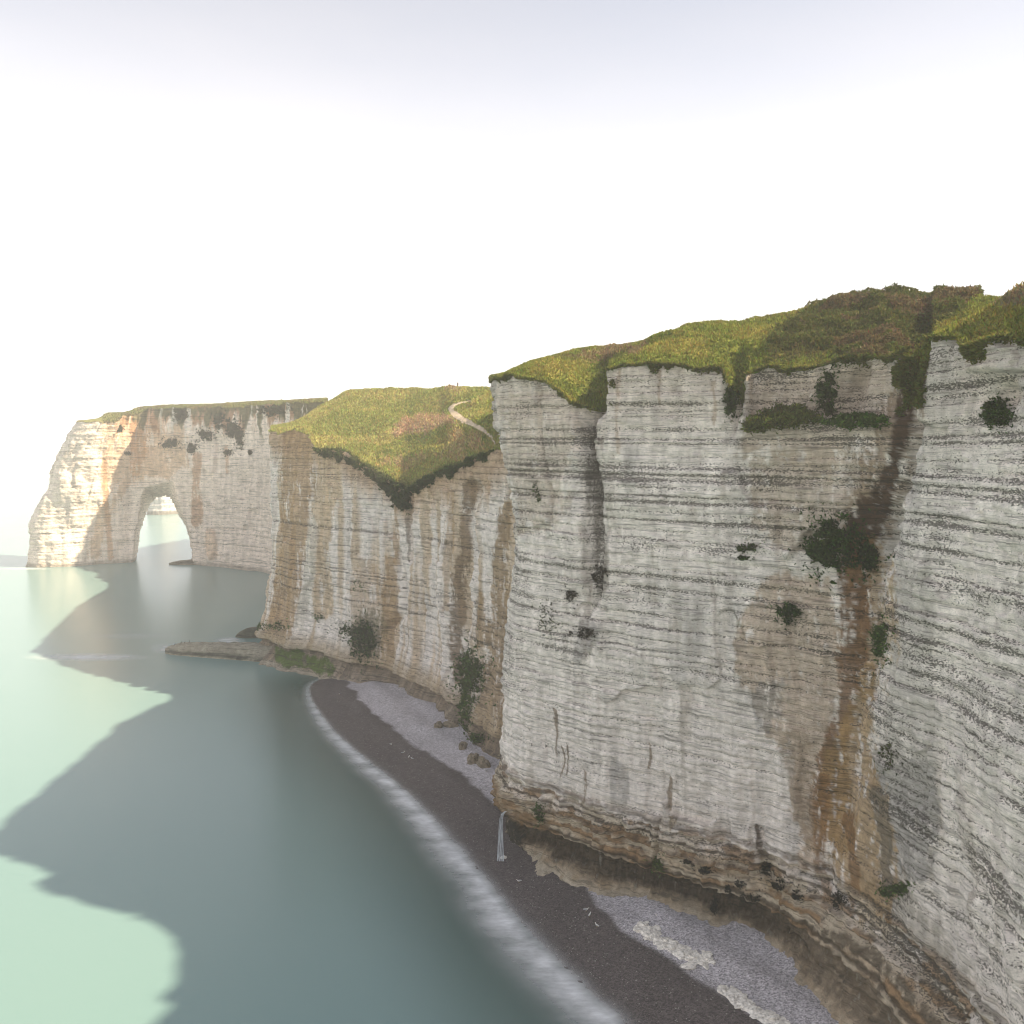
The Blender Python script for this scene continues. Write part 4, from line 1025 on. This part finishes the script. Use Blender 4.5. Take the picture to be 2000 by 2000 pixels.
for a in [
    (S1, 1588, 1030, 50, 46, 'largest dark bush growing in the brown soil of the gully', 2600, 0.36, DKGREEN, 2.2),
    (S1, 1642, 1052, 17, 28, 'narrow dark bush hanging at the right of the large gully bush', 600, 0.34, DKGREEN, 1.2),
    (S1, 1490, 1157, 20, 16, 'lone dark green shrub on bare chalk left of the brown streak', 500, 0.3, DKGREEN, 1.3),
    (S1, 1664, 1208, 14, 34, 'tall ivy shrub on the right edge of the brown streak', 700, 0.3, GREEN, 1.2),
    (S1, 1690, 1679, 23, 13, 'rounded green shrub low on the pale right wall', 550, 0.24, GREEN, 1.0),
    (S1, 1240, 1632, 16, 18, 'bright green fern clump over the dark undercut pillar', 500, 0.26, (0.07, 0.11, 0.025), 1.0),
    (S1, 1562, 742, 16, 36, 'dark ivy filling the recess under the cliff top', 1100, 0.36, DKGREEN, 1.0),
    (S1, 1382, 752, 11, 30, 'ivy hanging down the narrow notch in the cliff lip', 700, 0.34, DKGREEN, 1.0),
    (S1, 1886, 778, 19, 24, 'dark ivy patch in the hollow near the right frame edge', 700, 0.28, DKGREEN, 0.8),
    (S1, 1014, 928, 8, 24, 'slim dark creeper on the prow left of the chimney', 350, 0.3, DKGREEN, 0.6),
    (S1, 1034, 1166, 20, 26, 'olive green shrub on the middle of the prow wall', 450, 0.3, (0.06, 0.07, 0.025), 0.8),
    (S1, 1078, 1126, 13, 15, 'sparse grey creeper above the olive prow shrub', 180, 0.26, BLACK, 0.4),
    (S1, 1132, 1085, 12, 22, 'sparse dark creeper at the foot of the chimney crack', 260, 0.28, BLACK, 0.4),
    (S1, 1105, 1195, 26, 8, 'thin trailing dark creeper below the chimney crack', 240, 0.26, BLACK, 0.4),
    (S1, 1415, 1034, 24, 6, 'thin dark shrub line on a flint ledge mid wall', 260, 0.26, DKGREEN, 0.6),
    (S1, 1405, 1053, 16, 4, 'smallest dark tuft just under the thin shrub line', 120, 0.24, DKGREEN, 0.4),
    (S1, 1018, 1532, 11, 20, 'green shrub on the foot of the prow by the waterfall', 420, 0.24, GREEN, 0.9),
    (S1, 1680, 1430, 16, 22, 'faint sparse green tuft right of the ochre stain', 140, 0.24, (0.07, 0.085, 0.03), 0.5),
]: shrub(*a)
ORDN = ['leftmost', 'second from the left', 'third from the left', 'fourth from the left', 'fifth from the left', 'sixth from the left', 'seventh from the left', 'eighth from the left', 'seventh from the right', 'sixth from the right', 'fifth from the right', 'fourth from the right', 'third from the right', 'second from the right', 'rightmost']
def ordinal(i, n): return ORDN[i] if i < (n + 1) // 2 else ORDN[len(ORDN) - (n - i)]
WT = sorted([(1332, 1640, 12, 8), (1376, 1676, 6, 12), (1418, 1692, 22, 10), (1398, 1668, 9, 8), (1447, 1640, 9, 14), (1470, 1668, 10, 12), (1506, 1691, 9, 9), (1586, 1698, 17, 20), (1350, 1712, 5, 16), (1300, 1625, 10, 5)])
for i_, a in enumerate(WT):
    shrub(S1, *a, 'black weed tuft on the brown ledge at the cliff foot, ' + ordinal(i_, len(WT)), 260, 0.22, BLACK, 0.7, 'weed_tuft', 'weed', 'black weed tufts along the ledge', stem=False)
LG1 = [(1408, 806), (1425, 792), (1450, 782), (1480, 770), (1515, 768), (1545, 780), (1570, 796), (1540, 802), (1500, 806), (1450, 812), (1415, 820)]
LG2 = [(1560, 796), (1600, 788), (1640, 782), (1680, 786), (1690, 800), (1650, 806), (1600, 806), (1570, 804)]
lgf = lambda q, sd: (lambda x, y: sstep(-1, 4, poly_sd(x, y, q) + 9 * fbm(x * 0.12, y * 0.12, 0 * x, 4, sd, 0.65)))
shrub(S1, 1490, 788, 78, 15, 'sunlit grass growing on the long ledge under the cliff top', 3800, 0.34, LITGREEN, 2.4, 'ledge_grass', 'grass', stem=False, fn=lgf(LG1, 31))
shrub(S1, 1610, 790, 52, 13, 'shaded grass at the right end of the long ledge', 1800, 0.34, GREEN, 1.8, 'ledge_grass', 'grass', stem=False, fn=lgf(LG2, 37))
for a in [
    (S2, 888, 1275, 26, 42, 'large ivy curtain on the brown wall above the beach', 2600, 0.5, GREEN, 1.2),
    (S2, 880, 1345, 12, 40, 'narrow ivy tongue reaching down to the beach rocks', 900, 0.45, GREEN, 0.9),
    (S2, 900, 1395, 15, 10, 'low green shrub beside the prow at beach level', 400, 0.4, GREEN, 0.8),
    (S2, 688, 1212, 24, 34, 'dark thorny thicket above the far end of the beach', 1500, 0.5, DKGREEN, 1.2),
    (S2, 668, 1190, 26, 14, 'sparse dark growth above the thorny thicket', 400, 0.45, DKGREEN, 0.8),
    (S2, 602, 1165, 9, 7, 'small green tuft on the pale flank of the headland', 180, 0.42, GREEN, 0.8),
    (S2, 515, 1182, 32, 9, 'line of low scrub above the reef ledge', 500, 0.45, GREEN, 0.9),
    (S2, 678, 1105, 14, 12, 'small dark growth halfway up the headland wall', 160, 0.42, DKGREEN, 0.5),
]: shrub(*a)
FR = [(598, 846), (640, 849), (680, 868), (720, 892), (772, 926), (800, 902), (850, 882), (935, 848), (930, 862), (880, 888), (830, 900), (802, 916), (788, 935), (772, 965), (752, 955), (735, 934), (700, 906), (650, 872), (604, 860)]
P, nr = plant_points(S2, lambda x, y: sstep(-2, 5, poly_sd(x, y, FR) - 4 + 22 * fbm(x * 0.12, y * 0.07, 0 * x, 4, 77, 0.65)), 12000, 1.2, 5)
link('hanging_plants', leaf_mesh('hanging_plants', P, 0.6, np.broadcast_to((0.065, 0.085, 0.032), P.shape), up=-0.1, nrm=nr, seed=6, per=2, loc=CL2), M_leaf, root2, kind='stuff')
dl = S1.lip[None, :] - S1.Z
fringe = np.clip(1 - dl / (0.05 + 2.6 * np.clip(fbm(S1.s / 4, 0 * S1.s, 0 * S1.s, 4, 1201, 0.65) + 0.02, 0, 1)), 0, 1) * ((S1.px > 915) & (S1.px < 1990))
hole = blob(1108, 742, 50, 34, 0.3, 0.05, 3)(S1.px, S1.py) + blob(1720, 715, 30, 60, 0.1, 0.05, 4)(S1.px, S1.py)
P, nr = plant_points(S1, lambda x, y: np.clip(fringe + hole, 0, 1), 11000, 0.5, 15)
link('hanging_grass', leaf_mesh('hanging_grass', P, 0.4, np.broadcast_to((0.115, 0.125, 0.032), P.shape), up=0.2, nrm=nr, seed=16, per=2, loc=CL1), M_leaf, root1, kind='stuff')
BS = sorted([(1330, 400, 40, 50), (1372, 455, 22, 55), (1180, 440, 45, 30), (975, 490, 42, 26), (1302, 540, 22, 14), (1560, 300, 75, 26), (1432, 540, 7, 10), (690, 405, 14, 20), (726, 546, 13, 7), (1100, 515, 24, 28), (1250, 345, 30, 50), (1030, 320, 36, 40)])
for i_, (zx, zy, rx, ry) in enumerate(BS):
    shrub(S3, zx * 0.3416 / D, (700 + zy * 0.3416) / D, rx * 0.3416 / D, ry * 0.3416 / D, 'dark shrub on the eroded brow of the arch cliff, ' + ordinal(i_, len(BS)), int(60 + rx * ry * 0.28), 1.0, (0.075, 0.085, 0.045), 1.2,
          'brow_shrub', 'shrub', 'shrubs on the brow of the arch cliff', stem=False)

# ------------------------------------------------------------------ rocks, outcrops, waterfall
def rock_mesh(name, sx, sy, sz, seed, n=14, rough_=0.35, flat=0.0):
    th = np.linspace(0, 2 * np.pi, 2 * n)[None, :]; ph = np.linspace(0.001, np.pi - 0.001, n)[:, None]
    X, Y, Z = np.sin(ph) * np.cos(th), np.sin(ph) * np.sin(th), np.cos(ph) + 0 * th
    k = 1 + rough_ * fbm(X * 1.4 + seed, Y * 1.4, Z * 1.4, 4, seed)
    sq = np.power(np.abs(X) ** 4 + np.abs(Y) ** 4 + np.abs(Z) ** 4, -0.25)
    k = k * (0.5 + 0.5 * sq)
    return new_mesh(name, np.stack([X * k * sx, Y * k * sy, Z * k * sz], -1), grid_faces(n, 2 * n), smooth=False)
M_pale = plain('pale_chalk_rock', (0.76, 0.72, 0.66), 0.95, 3.0, 0.35); M_dark = plain('dark_rock', (0.20, 0.165, 0.12), 0.95, 2.0, 0.5)
slabs = [rock_mesh('slab', 1, 1, 0.55, 60 + k, 8, 0.8) for k in range(5)]
def outcrop(pts, n, label, seed):
    r = np.random.default_rng(seed); L = np.array([on_beach(a, b_) for a, b_ in pts]); Q_ = resample(L, n=200)
    base = L[0].copy(); root = link('chalk_outcrop', None, loc=base, label=label, cat='outcrop', group='chalk outcrops on the shingle')
    for k in range(n):
        q = Q_[r.integers(200)] + np.append(r.normal(size=2) * 0.45, 0); q[2] = BZf[kd.find((q[0], q[1], 0))[1]] + 0.02
        o = link('slab', slabs[k % 5], M_pale, root, loc=tuple(q - base)); s_ = r.uniform(0.22, 0.62)
        o.scale = (s_ * r.uniform(0.8, 1.6), s_, s_ * r.uniform(0.5, 0.9)); o.rotation_euler = (r.normal() * 0.12, r.normal() * 0.12, r.uniform(0, 6.3))
outcrop([(1207, 1747), (1235, 1768), (1275, 1790), (1310, 1806), (1342, 1822)], 95, 'white broken chalk outcrop on the grey shingle, the farther of two', 3)
outcrop([(1372, 1870), (1395, 1888), (1425, 1908), (1450, 1922), (1485, 1945)], 75, 'white broken chalk outcrop at the bottom frame edge', 4)
for k, (dx, dy, sx, sy, sz, mt, lb) in enumerate([
    (948, 1619, 0.55, 0.3, 0.22, M_pale, 'small pale rock lying alone on dark shingle near the surf'),
    (828, 1371, 1.1, 0.8, 0.7, M_dark, 'left of two dark boulders on the light shingle under the ivy'),
    (850, 1370, 1.6, 1.0, 1.0, M_dark, 'right of two dark boulders on the light shingle under the ivy'),
    (893, 1437, 1.2, 1.0, 1.1, M_dark, 'brown boulder at the cliff foot beside the prow'),
    (912, 1445, 1.7, 1.1, 1.0, M_dark, 'wide brown boulder against the foot of the prow'),
    (874, 1412, 0.9, 0.8, 0.9, M_dark, 'brown boulder below the ivy tongue'),
    (1240, 1728, 0.10, 0.08, 0.06, M_pale, 'tiny white stone on the grey shingle beside the undercut')]):
    q = on_beach(dx, dy); o = link('boulder', rock_mesh('boulder', sx, sy, sz, 90 + k, 12, 0.6), mt, None, lb, 'rock', loc=tuple(q + np.array([0, 0, sz * 0.25]))); o.rotation_euler[2] = k * 1.3

m, nt, b, _ = mat_new('falling_water'); t = NT(nt)
b.inputs['Base Color'].default_value = (0.72, 0.78, 0.84, 1); b.inputs['Roughness'].default_value = 0.4
nt.links.new(t.rng(t.noise(3.0, (2, 2, 0.2)), 0.35, 0.6, 0.15, 0.8), b.inputs['Alpha'])
top = pick(S1, 941, 1533) + np.array([0.55, -0.55, 0]); wf0 = np.array([top[0] - 0.35, top[1] - 0.25, 0]); wf0[2] = BZf[kd.find((wf0[0], wf0[1], 0))[1]]
root = link('waterfall', None, loc=wf0, label='thin white waterfall spilling off the prow ledge onto shingle', cat='waterfall')
for k in range(6):
    o_ = (k - 2.5) * 0.12
    pts = [top + np.array([o_ * 0.5 + 0.2, 0.1, 0.25]), top + np.array([-0.45 + o_ * 0.7, -0.4, 0.0]), (top * 0.5 + wf0 * 0.5) + np.array([-0.35 + o_, -0.3, 0.4]), wf0 + np.array([-0.2 + o_ * 1.5, -0.2, 0.02])]
    V, Fs = tube(resample(chaikin(pts, 2), n=12), [0.02 + 0.005 * j for j in range(12)], 6)
    link('strand', new_mesh('strand', V - wf0, Fs), m, root)

# ------------------------------------------------------------------ birds
M_gull = plain('white_plumage', (0.80, 0.79, 0.76), 0.8); M_wing = plain('grey_wing', (0.32, 0.33, 0.35), 0.8); M_beak = plain('yellow_bill', (0.55, 0.35, 0.06), 0.6); M_cor = plain('black_plumage', (0.02, 0.02, 0.022), 0.6)
def loft(stn, sides=10):
    V, Fs = [], []
    for (x, z, ry, rz) in stn:
        for k in range(sides):
            an = 2 * math.pi * k / sides; V.append((x, ry * math.cos(an), z + rz * math.sin(an)))
    n = len(stn)
    for i in range(n - 1):
        for k in range(sides): Fs.append((i * sides + k, i * sides + (k + 1) % sides, (i + 1) * sides + (k + 1) % sides, (i + 1) * sides + k))
    return np.array(V), np.array(Fs)
GB = loft([(-0.33, 0.24, 0.004, 0.004), (-0.28, 0.235, 0.035, 0.012), (-0.18, 0.22, 0.055, 0.045), (-0.05, 0.20, 0.085, 0.08), (0.07, 0.21, 0.085, 0.085), (0.15, 0.25, 0.055, 0.06), (0.18, 0.31, 0.042, 0.045), (0.20, 0.355, 0.045, 0.042), (0.245, 0.36, 0.036, 0.034), (0.27, 0.355, 0.012, 0.012)])
CB = loft([(-0.30, 0.10, 0.004, 0.004), (-0.22, 0.14, 0.05, 0.015), (-0.10, 0.24, 0.07, 0.06), (0.0, 0.36, 0.085, 0.09), (0.06, 0.47, 0.065, 0.07), (0.08, 0.58, 0.035, 0.035), (0.09, 0.68, 0.03, 0.032), (0.13, 0.73, 0.034, 0.03), (0.19, 0.735, 0.018, 0.016), (0.24, 0.73, 0.006, 0.006)])
def bird_parts(B, dark):
    wings = []
    for s_ in (-1, 1):
        v, f = loft([(-0.34, 0.245 if not dark else 0.10, 0.003, 0.006), (-0.2, 0.235 if not dark else 0.2, 0.012, 0.04), (-0.02, 0.22 if not dark else 0.36, 0.016, 0.06), (0.09, 0.23 if not dark else 0.46, 0.01, 0.04), (0.12, 0.23 if not dark else 0.5, 0.002, 0.005)], 8)
        v[:, 1] += 0.078 * s_; wings.append((v, f))
    legs = [tube([(0.0, 0.035 * s_, 0.0), (0.0, 0.035 * s_, 0.16)], 0.008) for s_ in (-1, 1)]
    V, Fs = tube([(0.265, 0, 0.355), (0.31, 0, 0.35), (0.325, 0, 0.335)] if not dark else [(0.23, 0, 0.73), (0.29, 0, 0.73), (0.305, 0, 0.715)], [0.012, 0.009, 0.003])
    return [('body', new_mesh('body', *B), M_cor if dark else M_gull), ('wing', new_mesh('wing', *wings[0]), M_cor if dark else M_wing), ('wing', new_mesh('wing', *wings[1]), M_cor if dark else M_wing),
            ('leg', new_mesh('leg', *legs[0]), M_beak if not dark else M_cor), ('leg', new_mesh('leg', *legs[1]), M_beak if not dark else M_cor), ('bill', new_mesh('bill', V, Fs), M_beak)]
GP, CP = bird_parts(GB, False), bird_parts(CB, True)
def bird(pos, yaw, label, parts, name, group, sc=1.0):
    root = link(name, None, loc=tuple(pos), label=label, cat='bird', group=group); root.rotation_euler[2] = yaw; root.scale = (sc,) * 3
    for n_, me_, mt in parts: link(n_, me_, mt, root)
for k, (nx, ny, lb) in enumerate([(1147, 1781, 'upper seagull of a close pair on the dark shingle near mid beach'), (1150.5, 1792, 'lower seagull of a close pair on the dark shingle near mid beach'), (1168, 1811, 'lone white seagull just below the close pair on shingle'),
        (1012.6, 1724.6, 'white seagull on shingle near the pale rock and surf'), (662.7, 1358, 'farthest white seagull at the far end of the beach'), (764, 1456, 'white seagull midway along the far dark beach'),
        (787, 1473, 'first seagull of the trio on the far dark beach'), (799, 1482, 'middle seagull of the trio on the far dark beach'), (804, 1484, 'last seagull of the trio on the far dark beach'), (949.5, 1507, 'white seagull on light shingle right beside the prow')]):
    q = on_beach(nx / D, ny / D); bird(q + np.array([0, 0, 0.0]), k * 1.1, lb, GP, 'seagull', 'seagulls resting on the beach', 1.25)
bird(pick(GT1, 1733, 716) + np.array([0, 0, 0.1]), 2.0, 'white seagull perched at the top of the brown gully', GP, 'seagull', None, 1.3)
ig = int(np.argmin(np.abs(S3.px[-1, :nfront] - 157))); bird((S3.X[-1, ig], S3.Y[-1, ig], S3.Z[-1, ig] + 0.3), 2.0, 'white seagull on the seaward corner of the arch cliff top', GP, 'seagull', None, 1.5)
ro = bpy.data.objects['rock_reef']; rv = np.array([v.co for v in ro.data.vertices]) + np.array(ro.location)
for nx, lb in ((332, 'outermost black cormorant on the reef tip'), (344, 'second black cormorant from the reef tip'), (352, 'third black cormorant from the reef tip'), (360, 'black cormorant farthest from the reef tip')):
    tx = (nx - 1000) / F; c_ = np.abs(rv[:, 0] / rv[:, 1] - tx) < 0.006; q = rv[c_][np.argmax(rv[c_][:, 2])]; bird(q, 1.5, lb, CP, 'cormorant', 'cormorants on the reef', 1.1)

# ------------------------------------------------------------------ walkers on the skyline
def skin_mesh(name, joints, edges, root_i=0):
    me = bpy.data.meshes.new(name); me.from_pydata([j[0] for j in joints], edges, []); me.update()
    o = bpy.data.objects.new(name, me); COL.objects.link(o)
    o.modifiers.new('skin', 'SKIN'); o.modifiers.new('sub', 'SUBSURF').levels = 1; o.modifiers['sub'].render_levels = 1
    for i, j in enumerate(joints):
        me.skin_vertices[0].data[i].radius = (j[1], j[1] * (j[2] if len(j) > 2 else 1)); me.skin_vertices[0].data[i].use_root = i == root_i
    dg = bpy.context.evaluated_depsgraph_get(); m2 = bpy.data.meshes.new_from_object(o.evaluated_get(dg))
    bpy.data.objects.remove(o); m2.name = name
    return m2
J = [((0, 0, 0.93), .14, .75), ((0, 0, 1.15), .13, .75), ((0, 0.01, 1.38), .15, .7), ((0, 0.0, 1.52), .06), ((0, -0.01, 1.60), .075, 1.1), ((0, -0.01, 1.70), .085, 1.15), ((0, 0, 1.77), .05),
     ((.19, 0, 1.40), .06), ((.24, .06, 1.14), .045), ((.25, -.06, .90), .035), ((.25, -.10, .82), .035),
     ((-.19, 0, 1.40), .06), ((-.24, -.04, 1.14), .045), ((-.25, -.14, .92), .035), ((-.25, -.18, .84), .035),
     ((.10, 0, .86), .09), ((.11, -.12, .48), .06), ((.11, .02, .09), .045), ((.11, -.13, .04), .04),
     ((-.10, 0, .86), .09), ((-.11, .08, .48), .06), ((-.11, .24, .10), .045), ((-.11, .10, .04), .04)]
E = [(0, 1), (1, 2), (2, 3), (3, 4), (4, 5), (5, 6), (2, 7), (7, 8), (8, 9), (9, 10), (2, 11), (11, 12), (12, 13), (13, 14), (0, 15), (15, 16), (16, 17), (17, 18), (0, 19), (19, 20), (20, 21), (21, 22)]
ME_body = skin_mesh('body', J, E)
JJ = [(j[0], j[1] + .022, *j[2:]) for j in J]
ME_jacket = skin_mesh('jacket', [JJ[0], JJ[1], JJ[2], JJ[7], JJ[8], JJ[9], JJ[11], JJ[12], JJ[13]], [(0, 1), (1, 2), (2, 3), (3, 4), (4, 5), (2, 6), (6, 7), (7, 8)])
ME_trous = skin_mesh('trousers', [JJ[0], JJ[15], JJ[16], JJ[17], JJ[19], JJ[20], JJ[21]], [(0, 1), (1, 2), (2, 3), (0, 4), (4, 5), (5, 6)])
ME_hair = rock_mesh('hair', .09, .10, .08, 5, 8, 0.1)
M_skin = plain('skin', (0.45, 0.28, 0.2)); M_hair = plain('hair', (0.05, 0.035, 0.025)); M_tr = plain('dark_trousers', (0.03, 0.035, 0.05))
def pick_top(G, dx, wmax):
    c_ = int(np.argmin(np.abs(G.px[1] - dx))); w_ = G.w[:, c_] < wmax; i_ = int(np.argmin(np.where(w_, G.py[:, c_], 1e9)))
    return np.array([G.X[i_, c_], G.Y[i_, c_], G.Z[i_, c_]])
def person(pos, yaw, label, coat):
    root = link('person', None, loc=tuple(pos), label=label, cat='person', group='walkers on the cliff tops'); root.rotation_euler[2] = yaw
    bd = link('body', ME_body, M_skin, root)
    mc = plain('jacket_cloth', coat)
    for nm, me_, mt in (('jacket', ME_jacket, mc), ('trousers', ME_trous, M_tr)):
        o = bpy.data.objects.new(nm, me_.copy()); COL.objects.link(o); o.data.materials.clear(); o.data.materials.append(mt); o.parent = root
    h = link('hair', ME_hair, M_hair, root, loc=(0, .015, 1.72))
person(pick_top(GT2, 660.5, 84), 1.6, 'person in dark jacket standing on the brow of the meadow', (0.02, 0.03, 0.05))
person(pick_top(GT2, 861.5, 84), 0.4, 'person on the meadow skyline beside the top of the path', (0.10, 0.10, 0.11))
person(pick_top(GT3, 555, 28), 1.7, 'darker walker of the pair on the far cliff top', (0.02, 0.025, 0.03))
person(pick_top(GT3, 551, 28), 1.5, 'paler walker of the pair on the far cliff top', (0.25, 0.25, 0.27))
person(pick_top(GT3, 531.8, 28), 1.6, 'lone pale walker on the far cliff top left of the pair', (0.22, 0.22, 0.23))
person(pick_top(GT3, 487, 28), 1.4, 'farthest walker, alone above the arch cliff brow', (0.05, 0.05, 0.06))

# ------------------------------------------------------------------ haze
hx0, hx1, hy0, hy1, hz0, hz1 = -9200, 6200, -1700, 12200, -4.0, 96.0
hv = [(x, y, z) for z in (hz0, hz1) for y in (hy0, hy1) for x in (hx0, hx1)]
hf = [(0, 2, 3, 1), (4, 5, 7, 6), (0, 1, 5, 4), (2, 6, 7, 3), (0, 4, 6, 2), (1, 3, 7, 5)]
me = bpy.data.meshes.new('haze'); me.from_pydata(hv, [], hf); me.update()
m = bpy.data.materials.new('sea_haze'); m.use_nodes = True; m.node_tree.nodes.clear()
ho = m.node_tree.nodes.new('ShaderNodeOutputMaterial'); hp = m.node_tree.nodes.new('ShaderNodeVolumePrincipled')
hp.inputs['Color'].default_value = (0.985, 0.985, 0.995, 1); hp.inputs['Density'].default_value = 0.00034; hp.inputs['Anisotropy'].default_value = 0.0
m.node_tree.links.new(hp.outputs[0], ho.inputs['Volume'])
link('haze', me, m, None, 'pale morning sea haze over the whole bay', 'haze', kind='stuff')
